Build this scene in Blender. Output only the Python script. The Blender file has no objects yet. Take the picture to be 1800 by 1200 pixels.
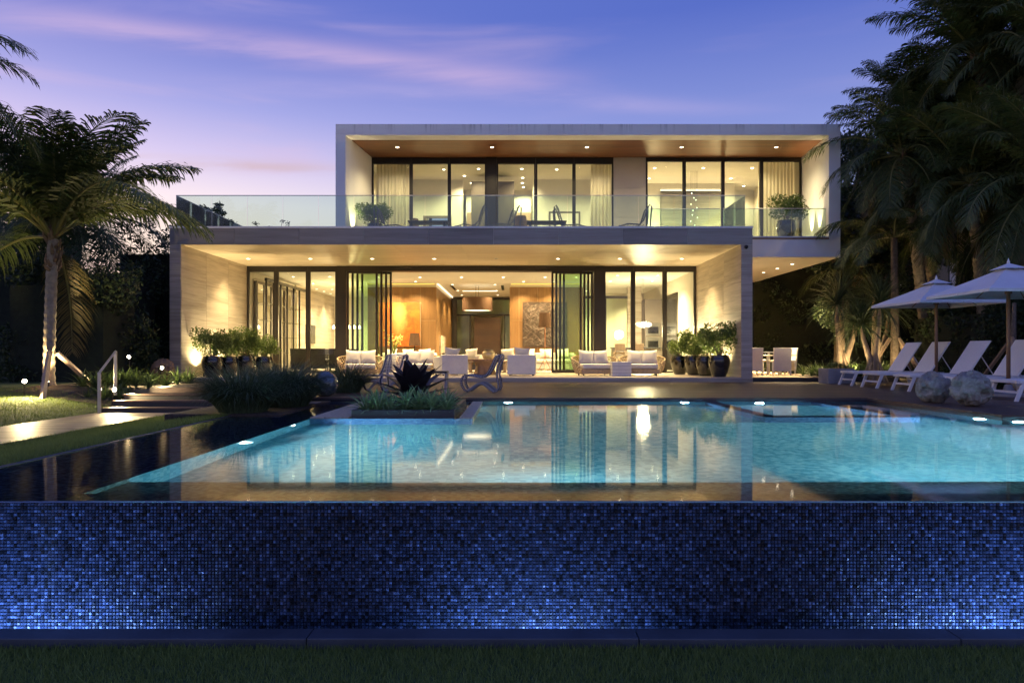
import bpy, math, random
import numpy as np
from mathutils import Vector, Matrix, Euler, noise as mnoise

random.seed(7)
RNG = np.random.default_rng(7)
R = math.radians
PI = math.pi
scene = bpy.context.scene
COL = scene.collection

# ------------------------------------------------------------------ camera
cam_data = bpy.data.cameras.new('camera')
cam = bpy.data.objects.new('camera', cam_data)
COL.objects.link(cam)
cam.location = (0, 0, 1.6)
cam.rotation_euler = (R(90), 0, 0)
cam_data.sensor_width = 36.0
cam_data.lens = 24.0
cam_data.shift_x = -3 / 1800
cam_data.shift_y = 20 / 1800
cam_data.clip_start = 0.05
cam_data.clip_end = 3000
scene.camera = cam

# ------------------------------------------------------------------ dusk sky
SUN_AZ, SUN_EL = R(-48), R(1.0)          # the sun has just gone down behind the house, to the left
world = bpy.data.worlds.new('World')
scene.world = world
world.use_nodes = True
wt = world.node_tree
wt.nodes.clear()


def wn(t, **kw):
    n = wt.nodes.new(t)
    for k, v in kw.items():
        setattr(n, k, v)
    return n


def wmath(op, a, b=None, clamp=False):
    n = wn('ShaderNodeMath', operation=op)
    n.use_clamp = clamp
    for i, v in enumerate((a, b)):
        if v is None:
            continue
        if isinstance(v, (int, float)):
            n.inputs[i].default_value = v
        else:
            wt.links.new(v, n.inputs[i])
    return n.outputs[0]


def wramp(fac, stops):
    n = wn('ShaderNodeValToRGB')
    el = n.color_ramp.elements
    while len(el) < len(stops):
        el.new(0.5)
    for e, (p, c) in zip(el, stops):
        e.position = p
        e.color = (*c, 1)
    wt.links.new(fac, n.inputs[0])
    return n.outputs[0]


def wmix(fac, a, b, mode='MIX'):
    n = wn('ShaderNodeMix', data_type='RGBA', blend_type=mode)
    if isinstance(fac, (int, float)):
        n.inputs[0].default_value = fac
    else:
        wt.links.new(fac, n.inputs[0])
    for s, v in ((6, a), (7, b)):
        if isinstance(v, tuple):
            n.inputs[s].default_value = (*v, 1)
        else:
            wt.links.new(v, n.inputs[s])
    return n.outputs[2]


tc = wn('ShaderNodeTexCoord')
sep = wn('ShaderNodeSeparateXYZ')
wt.links.new(tc.outputs['Generated'], sep.inputs[0])
dx, dy, dz = sep.outputs
elev = wmath('MAXIMUM', dz, 0.0)
# how far the direction points towards the afterglow (1) or away from it (0)
glow = wmath('ADD', wmath('MULTIPLY', dx, math.sin(SUN_AZ)), wmath('MULTIPLY', dy, math.cos(SUN_AZ)))
glow_f = wn('ShaderNodeMapRange', interpolation_type='SMOOTHSTEP')
wt.links.new(glow, glow_f.inputs[0])
glow_f.inputs[1].default_value, glow_f.inputs[2].default_value = 0.36, 1.0
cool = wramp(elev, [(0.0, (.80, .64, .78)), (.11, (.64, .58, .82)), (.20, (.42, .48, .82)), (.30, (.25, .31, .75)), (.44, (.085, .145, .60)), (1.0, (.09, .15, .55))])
warm = wramp(elev, [(0.0, (1.0, .74, .56)), (.15, (1.0, .82, .74)), (.20, (1.0, .84, .92)), (.255, (.70, .60, .92)), (.315, (.38, .39, .84)), (.40, (.125, .175, .65)), (1.0, (.10, .16, .56))])
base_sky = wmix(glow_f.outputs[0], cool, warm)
mp = wn('ShaderNodeMapping')
mp.inputs['Rotation'].default_value = (0, R(13), 0)
mp.inputs['Scale'].default_value = (1.5, 0.8, 13)
wt.links.new(tc.outputs['Generated'], mp.inputs[0])
ns = wn('ShaderNodeTexNoise')
ns.inputs['Scale'].default_value = 1.35
ns.inputs['Detail'].default_value = 5
ns.inputs['Roughness'].default_value = 0.5
ns.inputs['Distortion'].default_value = 0.35
wt.links.new(mp.outputs[0], ns.inputs[0])
wisp = wn('ShaderNodeMapRange', interpolation_type='SMOOTHSTEP')
wt.links.new(ns.outputs[0], wisp.inputs[0])
wisp.inputs[1].default_value, wisp.inputs[2].default_value = 0.52, 0.78
wisp_amt = wmath('MULTIPLY', wisp.outputs[0], wmath('ADD', wmath('MULTIPLY', glow_f.outputs[0], 0.55), 0.12))
with_clouds = wmix(wisp_amt, base_sky, (.74, .52, .76))
# two long streaks of cloud over the afterglow, given as lines on the sky beyond the house
dyp = wmath('MAXIMUM', dy, 0.05)
su, sv = wmath('DIVIDE', dx, dyp), wmath('DIVIDE', dz, dyp)
comb = wn('ShaderNodeCombineXYZ')
wt.links.new(su, comb.inputs[0])
wt.links.new(sv, comb.inputs[1])


def streak(v0, slope, width, u0, u1, fade, scale, color, amount, prev):
    mpp = wn('ShaderNodeMapping')
    mpp.inputs['Rotation'].default_value = (0, 0, -math.atan(slope))
    mpp.inputs['Scale'].default_value = scale
    wt.links.new(comb.outputs[0], mpp.inputs[0])
    nz = wn('ShaderNodeTexNoise')
    nz.inputs['Scale'].default_value = 1.0
    nz.inputs['Detail'].default_value = 6
    nz.inputs['Roughness'].default_value = .58
    nz.inputs['Distortion'].default_value = .4
    wt.links.new(mpp.outputs[0], nz.inputs[0])
    line = wmath('SUBTRACT', sv, wmath('ADD', wmath('MULTIPLY', su, slope), v0))
    line = wmath('ADD', line, wmath('MULTIPLY', wmath('SUBTRACT', nz.outputs[0], .5), width * 2.2))
    g_ = wmath('POWER', 2.718, wmath('MULTIPLY', wmath('POWER', wmath('DIVIDE', wmath('ABSOLUTE', line), width), 2.0), -1.0))
    m0 = wn('ShaderNodeMapRange', interpolation_type='SMOOTHSTEP')
    wt.links.new(su, m0.inputs[0])
    m0.inputs[1].default_value, m0.inputs[2].default_value = u0 - fade, u0 + fade
    m1 = wn('ShaderNodeMapRange', interpolation_type='SMOOTHSTEP')
    wt.links.new(su, m1.inputs[0])
    m1.inputs[1].default_value, m1.inputs[2].default_value = u1 + fade, u1 - fade
    nm = wn('ShaderNodeMapRange')
    wt.links.new(nz.outputs[0], nm.inputs[0])
    nm.inputs[1].default_value, nm.inputs[2].default_value = .30, .62
    fr_ = wmath('MULTIPLY', wmath('MULTIPLY', m0.outputs[0], m1.outputs[0]), wmath('GREATER_THAN', dy, .06))
    f_ = wmath('MULTIPLY', wmath('MULTIPLY', g_, fr_), wmath('MULTIPLY', nm.outputs[0], amount))
    return wmix(f_, prev, color)


with_clouds = streak(.405, -.125, .022, -.75, .06, .16, (2.2, 13, 1), (.72, .50, .78), .62, with_clouds)
with_clouds = streak(.462, -.10, .030, -.95, -.25, .25, (2.0, 9, 1), (.55, .44, .80), .28, with_clouds)
with_clouds = streak(.262, -.035, .009, -.62, -.27, .08, (4, 30, 1), (.66, .47, .56), .75, with_clouds)
with_clouds = streak(.375, -.05, .012, -.40, .30, .2, (3, 22, 1), (.60, .48, .82), .35, with_clouds)
nish = wn('ShaderNodeTexSky', sky_type='NISHITA')
nish.sun_disc = False
nish.sun_elevation = SUN_EL
nish.sun_rotation = SUN_AZ
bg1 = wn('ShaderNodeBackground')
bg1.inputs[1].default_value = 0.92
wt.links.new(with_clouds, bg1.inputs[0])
bg2 = wn('ShaderNodeBackground')
bg2.inputs[1].default_value = 0.05
wt.links.new(nish.outputs[0], bg2.inputs[0])
addw = wn('ShaderNodeAddShader')
wt.links.new(bg1.outputs[0], addw.inputs[0])
wt.links.new(bg2.outputs[0], addw.inputs[1])
wout = wn('ShaderNodeOutputWorld')
wt.links.new(addw.outputs[0], wout.inputs[0])

sun = bpy.data.lights.new('sun', 'SUN')
sun.energy = 0.05
sun.angle = R(12)
sun.color = (1, .72, .62)
sun_o = bpy.data.objects.new('sun', sun)
COL.objects.link(sun_o)
sun_o.rotation_euler = (Vector((math.sin(SUN_AZ) * math.cos(R(3)), math.cos(SUN_AZ) * math.cos(R(3)), math.sin(R(3))))).to_track_quat('Z', 'Y').to_euler()

vs = scene.view_settings
vs.view_transform = 'Standard'
vs.look = 'None'
vs.exposure = 0.0
vs.gamma = 1.0
vs.use_curve_mapping = False
scene.render.engine = 'CYCLES'
cy = scene.cycles
cy.use_denoising = True
cy.denoiser = 'OPENIMAGEDENOISE'
cy.denoising_input_passes = 'RGB_ALBEDO_NORMAL'
cy.max_bounces = 9
cy.diffuse_bounces = 3
cy.glossy_bounces = 4
cy.transmission_bounces = 4
cy.transparent_max_bounces = 24
cy.caustics_reflective = False
cy.caustics_refractive = True
cy.sample_clamp_indirect = 4.0
cy.use_adaptive_sampling = True
cy.adaptive_threshold = 0.02

# ------------------------------------------------------------------ mesh builder


class MB:
    def __init__(self):
        self.v = []
        self.f = []
        self.n = 0
        self.c = []          # optional value per vertex

    def add(self, verts, faces, val=None):
        b = self.n
        self.v.extend([tuple(p) for p in verts])
        self.f.extend([tuple(b + i for i in f) for f in faces])
        self.n += len(verts)
        if val is not None:
            self.c.extend([val] * len(verts))
        return self

    def box(self, x0, x1, y0, y1, z0, z1):
        return self.add([(x0, y0, z0), (x1, y0, z0), (x1, y1, z0), (x0, y1, z0), (x0, y0, z1), (x1, y0, z1), (x1, y1, z1), (x0, y1, z1)],
                        [(3, 2, 1, 0), (4, 5, 6, 7), (0, 1, 5, 4), (1, 2, 6, 5), (2, 3, 7, 6), (3, 0, 4, 7)])

    def obox(self, c, s, rot=(0, 0, 0)):
        m = Euler(rot).to_matrix()
        c = Vector(c)
        hx, hy, hz = s[0] / 2, s[1] / 2, s[2] / 2
        p = [c + m @ Vector(q) for q in ((-hx, -hy, -hz), (hx, -hy, -hz), (hx, hy, -hz), (-hx, hy, -hz), (-hx, -hy, hz), (hx, -hy, hz), (hx, hy, hz), (-hx, hy, hz))]
        return self.add(p, [(3, 2, 1, 0), (4, 5, 6, 7), (0, 1, 5, 4), (1, 2, 6, 5), (2, 3, 7, 6), (3, 0, 4, 7)])

    def hexa(self, bottom, top):
        return self.add(list(bottom) + list(top), [(3, 2, 1, 0), (4, 5, 6, 7), (0, 1, 5, 4), (1, 2, 6, 5), (2, 3, 7, 6), (3, 0, 4, 7)])

    def tube(self, pts, rad, n=6, closed=False, caps=True):
        pts = [Vector(p) for p in pts]
        k = len(pts)
        if isinstance(rad, (int, float)):
            rad = [rad] * k
        verts, faces = [], []
        up = None
        for i, p in enumerate(pts):
            if closed:
                t = pts[(i + 1) % k] - pts[i - 1]
            else:
                t = pts[min(i + 1, k - 1)] - pts[max(i - 1, 0)]
            if t.length < 1e-9:
                t = Vector((0, 0, 1))
            t.normalize()
            if up is None:
                a = Vector((0, 0, 1)) if abs(t.z) < .9 else Vector((1, 0, 0))
                up = (a - t * a.dot(t)).normalized()
            else:
                up = up - t * up.dot(t)
                up = up.normalized() if up.length > 1e-6 else t.orthogonal().normalized()
            s = t.cross(up)
            for j in range(n):
                a = 2 * PI * j / n
                verts.append(p + (up * math.cos(a) + s * math.sin(a)) * rad[i])
        m = k if closed else k - 1
        for i in range(m):
            for j in range(n):
                a, b = i * n + j, i * n + (j + 1) % n
                c, d = ((i + 1) % k) * n + (j + 1) % n, ((i + 1) % k) * n + j
                faces.append((a, b, c, d))
        if caps and not closed:
            faces.append(tuple(range(n - 1, -1, -1)))
            faces.append(tuple((k - 1) * n + j for j in range(n)))
        return self.add(verts, faces)

    def lathe(self, prof, n=24, c=(0, 0, 0), cap0=True, cap1=True):
        verts, faces = [], []
        for r, z in prof:
            for j in range(n):
                a = 2 * PI * j / n
                verts.append((c[0] + r * math.cos(a), c[1] + r * math.sin(a), c[2] + z))
        for i in range(len(prof) - 1):
            for j in range(n):
                faces.append((i * n + j, i * n + (j + 1) % n, (i + 1) * n + (j + 1) % n, (i + 1) * n + j))
        if cap0:
            faces.append(tuple(range(n - 1, -1, -1)))
        if cap1:
            faces.append(tuple((len(prof) - 1) * n + j for j in range(n)))
        return self.add(verts, faces)

    def disc(self, c, r, n=16, normal=(0, 0, -1)):
        q = Vector(normal).to_track_quat('Z', 'Y')
        vs_ = [Vector(c) + q @ Vector((r * math.cos(2 * PI * j / n), r * math.sin(2 * PI * j / n), 0)) for j in range(n)]
        return self.add(vs_, [tuple(range(n))])

    def pillow(self, c, w, h, t, rot=(0, 0, 0), n=9, pinch=.10):
        m = Euler(rot).to_matrix()
        c = Vector(c)
        verts, faces = [], []
        for side in (1, -1):
            for i in range(n):
                for j in range(n):
                    u, v = -1 + 2 * i / (n - 1), -1 + 2 * j / (n - 1)
                    bulge = (max(0, (1 - u ** 4)) * max(0, (1 - v ** 4))) ** .6
                    px = u * (1 - pinch * (1 - v * v)) * w / 2
                    pz = v * (1 - pinch * (1 - u * u)) * h / 2
                    verts.append(c + m @ Vector((px, side * bulge * t / 2, pz)))
        k = n * n
        for i in range(n - 1):
            for j in range(n - 1):
                a, b, d, e = i * n + j, (i + 1) * n + j, (i + 1) * n + j + 1, i * n + j + 1
                faces.append((e, d, b, a))
                faces.append((k + a, k + b, k + d, k + e))
        return self.add(verts, faces)

    def mesh(self, name, mat, smooth=False):
        me = bpy.data.meshes.new(name)
        me.from_pydata([tuple(p) for p in self.v], [], self.f)
        if mat is not None:
            me.materials.append(MAT[mat] if isinstance(mat, str) else mat)
        if smooth:
            me.polygons.foreach_set('use_smooth', [True] * len(me.polygons))
        if self.c and len(self.c) == self.n:
            at = me.attributes.new('tone', 'FLOAT', 'POINT')
            at.data.foreach_set('value', self.c)
        me.update()
        return me

    def build(self, name, mat, parent=None, smooth=False, bevel=0, loc=None):
        o = bpy.data.objects.new(name, self.mesh(name, mat, smooth))
        COL.objects.link(o)
        if parent is not None:
            o.parent = parent
        if loc:
            o.location = loc
        if bevel:
            b = o.modifiers.new('bevel', 'BEVEL')
            b.width = bevel
            b.segments = 2
            b.limit_method = 'ANGLE'
        return o


def inst(name, me, parent=None, loc=(0, 0, 0), rot=(0, 0, 0), scale=(1, 1, 1)):
    o = bpy.data.objects.new(name, me)
    COL.objects.link(o)
    o.parent = parent
    o.location = loc
    o.rotation_euler = rot
    o.scale = scale if not isinstance(scale, (int, float)) else (scale,) * 3
    return o


def tag(o, label=None, cat=None, group=None, kind=None):
    if label:
        o['label'] = label
    if cat:
        o['category'] = cat
    if group:
        o['group'] = group
    if kind:
        o['kind'] = kind
    return o


def thing(name, label, cat, loc=(0, 0, 0), rz=0, group=None):
    o = bpy.data.objects.new(name, None)
    COL.objects.link(o)
    o.location = loc
    o.rotation_euler = (0, 0, rz)
    o.empty_display_size = .1
    return tag(o, label, cat, group)


def copy_tree(o, parent=None):
    c = o.copy()
    COL.objects.link(c)
    c.parent = parent
    for ch in list(o.children):
        copy_tree(ch, c)
    return c


def place_copies(proto, spots, group=None):
    """spots: (loc, rz, label); the prototype itself takes the first spot."""
    out = []
    for i, (loc, rz, label) in enumerate(spots):
        o = proto if i == 0 else copy_tree(proto)
        o.location = loc
        o.rotation_euler = (0, 0, rz)
        o['label'] = label
        if group:
            o['group'] = group
        out.append(o)
    return out


# ------------------------------------------------------------------ lamps (most stand for lamps in view)
WARM = (1.0, .74, .36)
WARM2 = (1.0, .80, .43)


K = 10.5            # overall level of the house lamps against the dusk sky
KP = 3.5           # level of the underwater lamps


def spot(loc, power, deg=100, blend=.7, color=WARM, radius=.04, aim=(0, 0, -1), name='lamp_light', parent=None):
    l = bpy.data.lights.new(name, 'SPOT')
    l.energy = power * (KP if name == 'underwater_light' else K if name != 'trough_light' else 1)
    l.spot_size = R(deg)
    l.spot_blend = blend
    l.color = color
    l.shadow_soft_size = radius
    o = bpy.data.objects.new(name, l)
    COL.objects.link(o)
    o.location = loc
    o.rotation_euler = (-Vector(aim)).to_track_quat('Z', 'Y').to_euler()
    if parent:
        o.parent = parent
    return o


def point(loc, power, color=WARM, radius=.06, name='lamp_light', parent=None):
    l = bpy.data.lights.new(name, 'POINT')
    l.energy = power * K
    l.color = color
    l.shadow_soft_size = radius
    o = bpy.data.objects.new(name, l)
    COL.objects.link(o)
    o.location = loc
    if parent:
        o.parent = parent
    return o


# ------------------------------------------------------------------ materials
MAT = {}


class NT:
    def __init__(self, name):
        self.m = bpy.data.materials.new(name)
        self.m.use_nodes = True
        self.t = self.m.node_tree
        self.t.nodes.clear()
        self.out = self.t.nodes.new('ShaderNodeOutputMaterial')
        MAT[name] = self.m

    def n(self, t, ins=None, **kw):
        nd = self.t.nodes.new(t)
        for k, v in kw.items():
            setattr(nd, k, v)
        for k, v in (ins or {}).items():
            self.set(nd.inputs[k], v)
        return nd

    def set(self, sock, v):
        if hasattr(v, 'is_output') or isinstance(v, bpy.types.NodeSocket):
            self.t.links.new(v, sock)
        elif isinstance(v, tuple) and len(v) == 3 and sock.type == 'RGBA':
            sock.default_value = (*v, 1)
        else:
            sock.default_value = v

    def pos(self, scale=(1, 1, 1), rot=(0, 0, 0), obj=False):
        if obj:
            src = self.n('ShaderNodeTexCoord').outputs['Object']
        else:
            src = self.n('ShaderNodeNewGeometry').outputs['Position']
        return self.n('ShaderNodeMapping', {'Vector': src, 'Scale': scale, 'Rotation': rot}).outputs[0]

    def noise(self, vec, scale=1, detail=4, rough=.55, dist=0):
        return self.n('ShaderNodeTexNoise', {'Vector': vec, 'Scale': scale, 'Detail': detail, 'Roughness': rough, 'Distortion': dist}).outputs[0]

    def ramp(self, fac, stops):
        nd = self.n('ShaderNodeValToRGB')
        el = nd.color_ramp.elements
        while len(el) < len(stops):
            el.new(.5)
        for e, (p, c) in zip(el, stops):
            e.position = p
            e.color = (*c, 1) if len(c) == 3 else c
        self.t.links.new(fac, nd.inputs[0])
        return nd.outputs[0]

    def mix(self, fac, a, b, mode='MIX'):
        nd = self.n('ShaderNodeMix', data_type='RGBA', blend_type=mode)
        self.set(nd.inputs[0], fac)
        self.set(nd.inputs[6], a)
        self.set(nd.inputs[7], b)
        return nd.outputs[2]

    def math(self, op, a, b=0.0):
        nd = self.n('ShaderNodeMath', operation=op)
        self.set(nd.inputs[0], a)
        self.set(nd.inputs[1], b)
        return nd.outputs[0]

    def rand(self):
        return self.n('ShaderNodeObjectInfo').outputs['Random']

    def bump(self, h, strength=.3, dist=.01):
        return self.n('ShaderNodeBump', {'Height': h, 'Strength': strength, 'Distance': dist}).outputs[0]

    def bsdf(self, color, rough=.6, normal=None, **kw):
        b = self.n('ShaderNodeBsdfPrincipled', {'Base Color': color, 'Roughness': rough})
        for k, v in kw.items():
            self.set(b.inputs[k.replace('_', ' ')], v)
        if normal is not None:
            self.t.links.new(normal, b.inputs['Normal'])
        self.t.links.new(b.outputs[0], self.out.inputs[0])
        return b


def plain(name, color, rough=.6, var=.12, scale=6, bump=0.0, **kw):
    m = NT(name)
    v = m.noise(m.pos(obj=True), scale, 4)
    lo = tuple(c * (1 - var) for c in color)
    hi = tuple(min(1, c * (1 + var)) for c in color)
    c = m.ramp(v, [(.3, lo), (.7, hi)])
    nrm = m.bump(m.noise(m.pos(obj=True), scale * 12, 3), bump, .005) if bump else None
    m.bsdf(c, rough, nrm, **kw)


def travertine(name, base, vein, scale, rough=.55):
    """Vein-cut stone; SCALE stretches the bands (high on the axis across the veins)."""
    m = NT(name)
    rnd = m.rand()
    p = m.pos(scale)
    off = m.n('ShaderNodeVectorMath', {0: p, 1: m.n('ShaderNodeCombineXYZ', {0: m.math('MULTIPLY', rnd, 17.0), 1: m.math('MULTIPLY', rnd, 7.0), 2: m.math('MULTIPLY', rnd, 11.0)}).outputs[0]}, operation='ADD').outputs[0]
    a = m.noise(off, 1.0, 5, .62, .5)
    b = m.noise(off, 4.5, 4, .6)
    c = m.ramp(a, [(.30, vein), (.46, tuple((x + y) / 2 for x, y in zip(base, vein))), (.62, base)])
    c = m.mix(.35, c, m.ramp(b, [(.35, vein), (.65, base)]))
    tone = m.n('ShaderNodeMapRange', {0: rnd, 3: .88, 4: 1.08}).outputs[0]
    c = m.n('ShaderNodeVectorMath', {0: c, 1: m.n('ShaderNodeCombineXYZ', {0: tone, 1: tone, 2: tone}).outputs[0]}, operation='MULTIPLY').outputs[0]
    m.bsdf(c, rough, m.bump(b, .12, .004))


travertine('stone_wall', (.57, .49, .39), (.29, .235, .175), (.30, .30, 7))
travertine('stone_ceiling', (.80, .67, .48), (.52, .40, .26), (.28, 5, .3), .42)
travertine('stone_fascia', (.33, .30, .27), (.20, .18, .155), (.30, .30, 7))
travertine('stone_floor', (.64, .57, .47), (.52, .46, .37), (.4, 1.5, .4), .35)


def wood(name, light, dark, scale, rough=.45, tone=(.75, 1.2), coat=0.0, bump=.15):
    m = NT(name)
    rnd = m.rand()
    p = m.pos(scale)
    off = m.n('ShaderNodeVectorMath', {0: p, 1: m.n('ShaderNodeCombineXYZ', {0: m.math('MULTIPLY', rnd, 31.0), 1: m.math('MULTIPLY', rnd, 13.0), 2: m.math('MULTIPLY', rnd, 23.0)}).outputs[0]}, operation='ADD').outputs[0]
    a = m.noise(off, 1.0, 5, .6, .8)
    b = m.noise(off, 5.0, 3, .6)
    c = m.ramp(a, [(.32, dark), (.66, light)])
    c = m.mix(.3, c, m.ramp(b, [(.35, dark), (.65, light)]))
    t = m.n('ShaderNodeMapRange', {0: rnd, 3: tone[0], 4: tone[1]}).outputs[0]
    c = m.n('ShaderNodeVectorMath', {0: c, 1: m.n('ShaderNodeCombineXYZ', {0: t, 1: t, 2: t}).outputs[0]}, operation='MULTIPLY').outputs[0]
    m.bsdf(c, rough, m.bump(b, bump, .003), Coat_Weight=coat)


wood('wood_ceiling', (.20, .080, .034), (.10, .038, .017), (.5, 9, .5), .4, (.85, 1.15))
wood('deck_wood', (.115, .072, .056), (.058, .036, .029), (.7, 12, 1), .42, (.72, 1.2))
wood('path_wood', (.22, .17, .135), (.12, .09, .07), (.7, 12, 1), .5, (.75, 1.2))
wood('panel_wood', (.26, .145, .056), (.17, .09, .034), (9, 9, .5), .4, (.9, 1.08))
wood('pale_wood', (.42, .30, .20), (.28, .19, .12), (9, 9, .8), .6)
wood('teak', (.30, .18, .10), (.18, .10, .055), (8, 8, .7), .5)
wood('dark_door', (.055, .028, .015), (.03, .014, .008), (1, 1, 9), .4)
wood('stump_wood', (.42, .26, .15), (.24, .14, .075), (6, 6, 2), .7, bump=.6)

# weathered white stucco of the upper storey, with drip streaks under the parapet
m = NT('stucco')
v1 = m.noise(m.pos((1.2, 1.2, .5)), 1.0, 5)
dr = m.noise(m.pos((9, 9, .35)), 1.0, 4)
zz = m.n('ShaderNodeSeparateXYZ', {0: m.n('ShaderNodeNewGeometry').outputs['Position']}).outputs[2]
top = m.n('ShaderNodeMapRange', {0: zz, 1: 8.45, 2: 8.82}).outputs[0]
drm = m.math('MULTIPLY', m.n('ShaderNodeMapRange', {0: dr, 1: .54, 2: .70}).outputs[0], top)
c = m.ramp(v1, [(.3, (.76, .74, .71)), (.7, (.84, .82, .79))])
c = m.mix(m.math('MULTIPLY', drm, .55), c, (.20, .20, .20))
m.bsdf(c, .8, m.bump(m.noise(m.pos(), 60, 3), .15, .003))

plain('plaster', (.72, .66, .55), .8, .03, 1.5)
plain('plaster_white', (.78, .75, .68), .8, .03, 1.5)
plain('concrete', (.28, .28, .29), .75, .18, 3, .3)
plain('slate_curb', (.05, .06, .078), .5, .25, 2.5, .3)
plain('dark_slate', (.026, .028, .032), .45, .25, 4, .2)
plain('gravel_stone', (.52, .44, .30), .85, .45, 60, 1.0)
plain('bronze', (.022, .018, .015), .42, .1, 3, Metallic=.3)
plain('steel', (.55, .53, .50), .3, .08, 3, Metallic=1.0)
plain('white_metal', (.74, .74, .74), .4, .04, 3)
plain('black_glaze', (.012, .010, .009), .14, .5, 5, Coat_Weight=.6)
plain('vase_glaze', (.24, .26, .27), .18, .6, 5, Metallic=.6, Coat_Weight=.5)
plain('white_fabric', (.74, .71, .66), .9, .05, 8, .25)
plain('cushion', (.76, .71, .62), .95, .05, 8, .35)
plain('sling', (.70, .70, .72), .8, .04, 30, .2)
plain('canvas', (.66, .66, .67), .9, .05, 3, .2)
plain('rope', (.50, .37, .22), .8, .3, 30, .6)
plain('grey_rope', (.10, .10, .115), .7, .3, 40, .6)
plain('pale_rope', (.52, .50, .52), .7, .2, 40, .5)
plain('grey_fabric', (.10, .105, .12), .9, .2, 12, .3)
plain('brown_fabric', (.30, .20, .14), .9, .1, 10, .2)
plain('dark_fabric', (.05, .045, .04), .8, .2, 10, .3)
plain('copper', (.55, .25, .14), .35, .15, 6, Metallic=.8)
plain('soil', (.05, .038, .028), .95, .4, 20, .8)
plain('white_pot', (.62, .60, .57), .6, .1, 5)
plain('bark', (.17, .13, .09), .9, .35, 14, 1.0)
plain('palm_bark', (.30, .25, .18), .9, .3, 10, 1.0)
plain('pale_bark', (.30, .225, .15), .85, .25, 12, .8)
plain('husk', (.20, .13, .07), .9, .4, 12, .8)
plain('roof_red', (.20, .045, .03), .8, .2, 5)
plain('cabinet_grey', (.12, .10, .085), .5, .08, 3)
plain('tv_black', (.012, .012, .014), .15, .2, 3)
plain('orchid', (.75, .66, .20), .7, .2, 9)
plain('green_glass', (.08, .16, .09), .2, .2, 3)
plain('glass_ware', (.45, .40, .30), .1, .2, 6, Metallic=.6)
plain('mirror', (.75, .75, .72), .04, .03, 3, Metallic=1.0)
plain('oven_steel', (.22, .21, .20), .3, .1, 3, Metallic=.8)


def leafmat(name, lo, hi, rough=.5, trans=.25):
    m = NT(name)
    rnd = m.n('ShaderNodeNewGeometry').outputs['Random Per Island']
    v = m.noise(m.pos(), 2.0, 3)
    f = m.math('ADD', m.math('MULTIPLY', rnd, .6), m.math('MULTIPLY', v, .45))
    c = m.ramp(f, [(.15, lo), (.85, hi)])
    b = m.bsdf(c, rough)
    tr = m.n('ShaderNodeBsdfTranslucent', {'Color': c})
    mx = m.n('ShaderNodeMixShader', {0: trans, 1: b.outputs[0], 2: tr.outputs[0]})
    m.t.links.new(mx.outputs[0], m.out.inputs[0])


leafmat('palm_leaf', (.036, .062, .014), (.095, .125, .032), .6)
leafmat('palm_leaf_old', (.085, .075, .025), (.17, .13, .045))
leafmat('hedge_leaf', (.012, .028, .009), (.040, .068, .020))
leafmat('shrub_leaf', (.06, .105, .022), (.15, .21, .045))
leafmat('strap_leaf', (.045, .080, .022), (.10, .15, .045))
leafmat('pandanus_leaf', (.030, .055, .020), (.075, .105, .040))
leafmat('dark_bromeliad', (.012, .014, .014), (.040, .030, .034), .35)
leafmat('pale_bromeliad', (.12, .23, .075), (.40, .52, .25), .45)
leafmat('clump_grass', (.045, .080, .038), (.14, .19, .09), .55)
leafmat('lawn_blade', (.10, .155, .03), (.24, .31, .065), .7)
leafmat('frond_stalk', (.12, .13, .035), (.20, .19, .06), .5, 0.05)

m = NT('lawn_soil')
v = m.noise(m.pos(), 30, 5, .7)
w = m.noise(m.pos(), 1.3, 3)
c = m.mix(m.math('MULTIPLY', w, .6), m.ramp(v, [(.3, (.045, .075, .018)), (.7, (.125, .18, .042))]), (.05, .075, .02))
m.bsdf(c, .95, m.bump(v, 1.0, .03))

# thin architectural glass
m = NT('glass')
fr = m.n('ShaderNodeFresnel', {'IOR': 1.45})
tr = m.n('ShaderNodeBsdfTransparent', {'Color': (.93, .97, .93)})
gl = m.n('ShaderNodeBsdfGlossy', {'Color': (1, 1, 1), 'Roughness': .0})
mx = m.n('ShaderNodeMixShader', {0: fr.outputs[0], 1: tr.outputs[0], 2: gl.outputs[0]})
m.t.links.new(mx.outputs[0], m.out.inputs[0])
m = NT('tinted_glass')
fr = m.n('ShaderNodeFresnel', {'IOR': 1.45})
tr = m.n('ShaderNodeBsdfTransparent', {'Color': (.74, .85, .72)})
gl = m.n('ShaderNodeBsdfGlossy', {'Color': (1, 1, 1), 'Roughness': .0})
mx = m.n('ShaderNodeMixShader', {0: fr.outputs[0], 1: tr.outputs[0], 2: gl.outputs[0]})
m.t.links.new(mx.outputs[0], m.out.inputs[0])
m = NT('rail_glass')
fr = m.n('ShaderNodeFresnel', {'IOR': 1.5})
tr = m.n('ShaderNodeBsdfTransparent', {'Color': (.84, .93, .88)})
gl = m.n('ShaderNodeBsdfGlossy', {'Color': (1, 1, 1), 'Roughness': .0})
mx = m.n('ShaderNodeMixShader', {0: fr.outputs[0], 1: tr.outputs[0], 2: gl.outputs[0]})
m.t.links.new(mx.outputs[0], m.out.inputs[0])

# sheer curtain
m = NT('sheer')
d = m.n('ShaderNodeBsdfDiffuse', {'Color': (.74, .68, .55)})
tl = m.n('ShaderNodeBsdfTranslucent', {'Color': (.74, .68, .55)})
mx = m.n('ShaderNodeMixShader', {0: .5, 1: d.outputs[0], 2: tl.outputs[0]})
m.t.links.new(mx.outputs[0], m.out.inputs[0])


def emit(name, color, strength):
    m = NT(name)
    e = m.n('ShaderNodeEmission', {'Color': color, 'Strength': strength})
    m.t.links.new(e.outputs[0], m.out.inputs[0])


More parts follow.
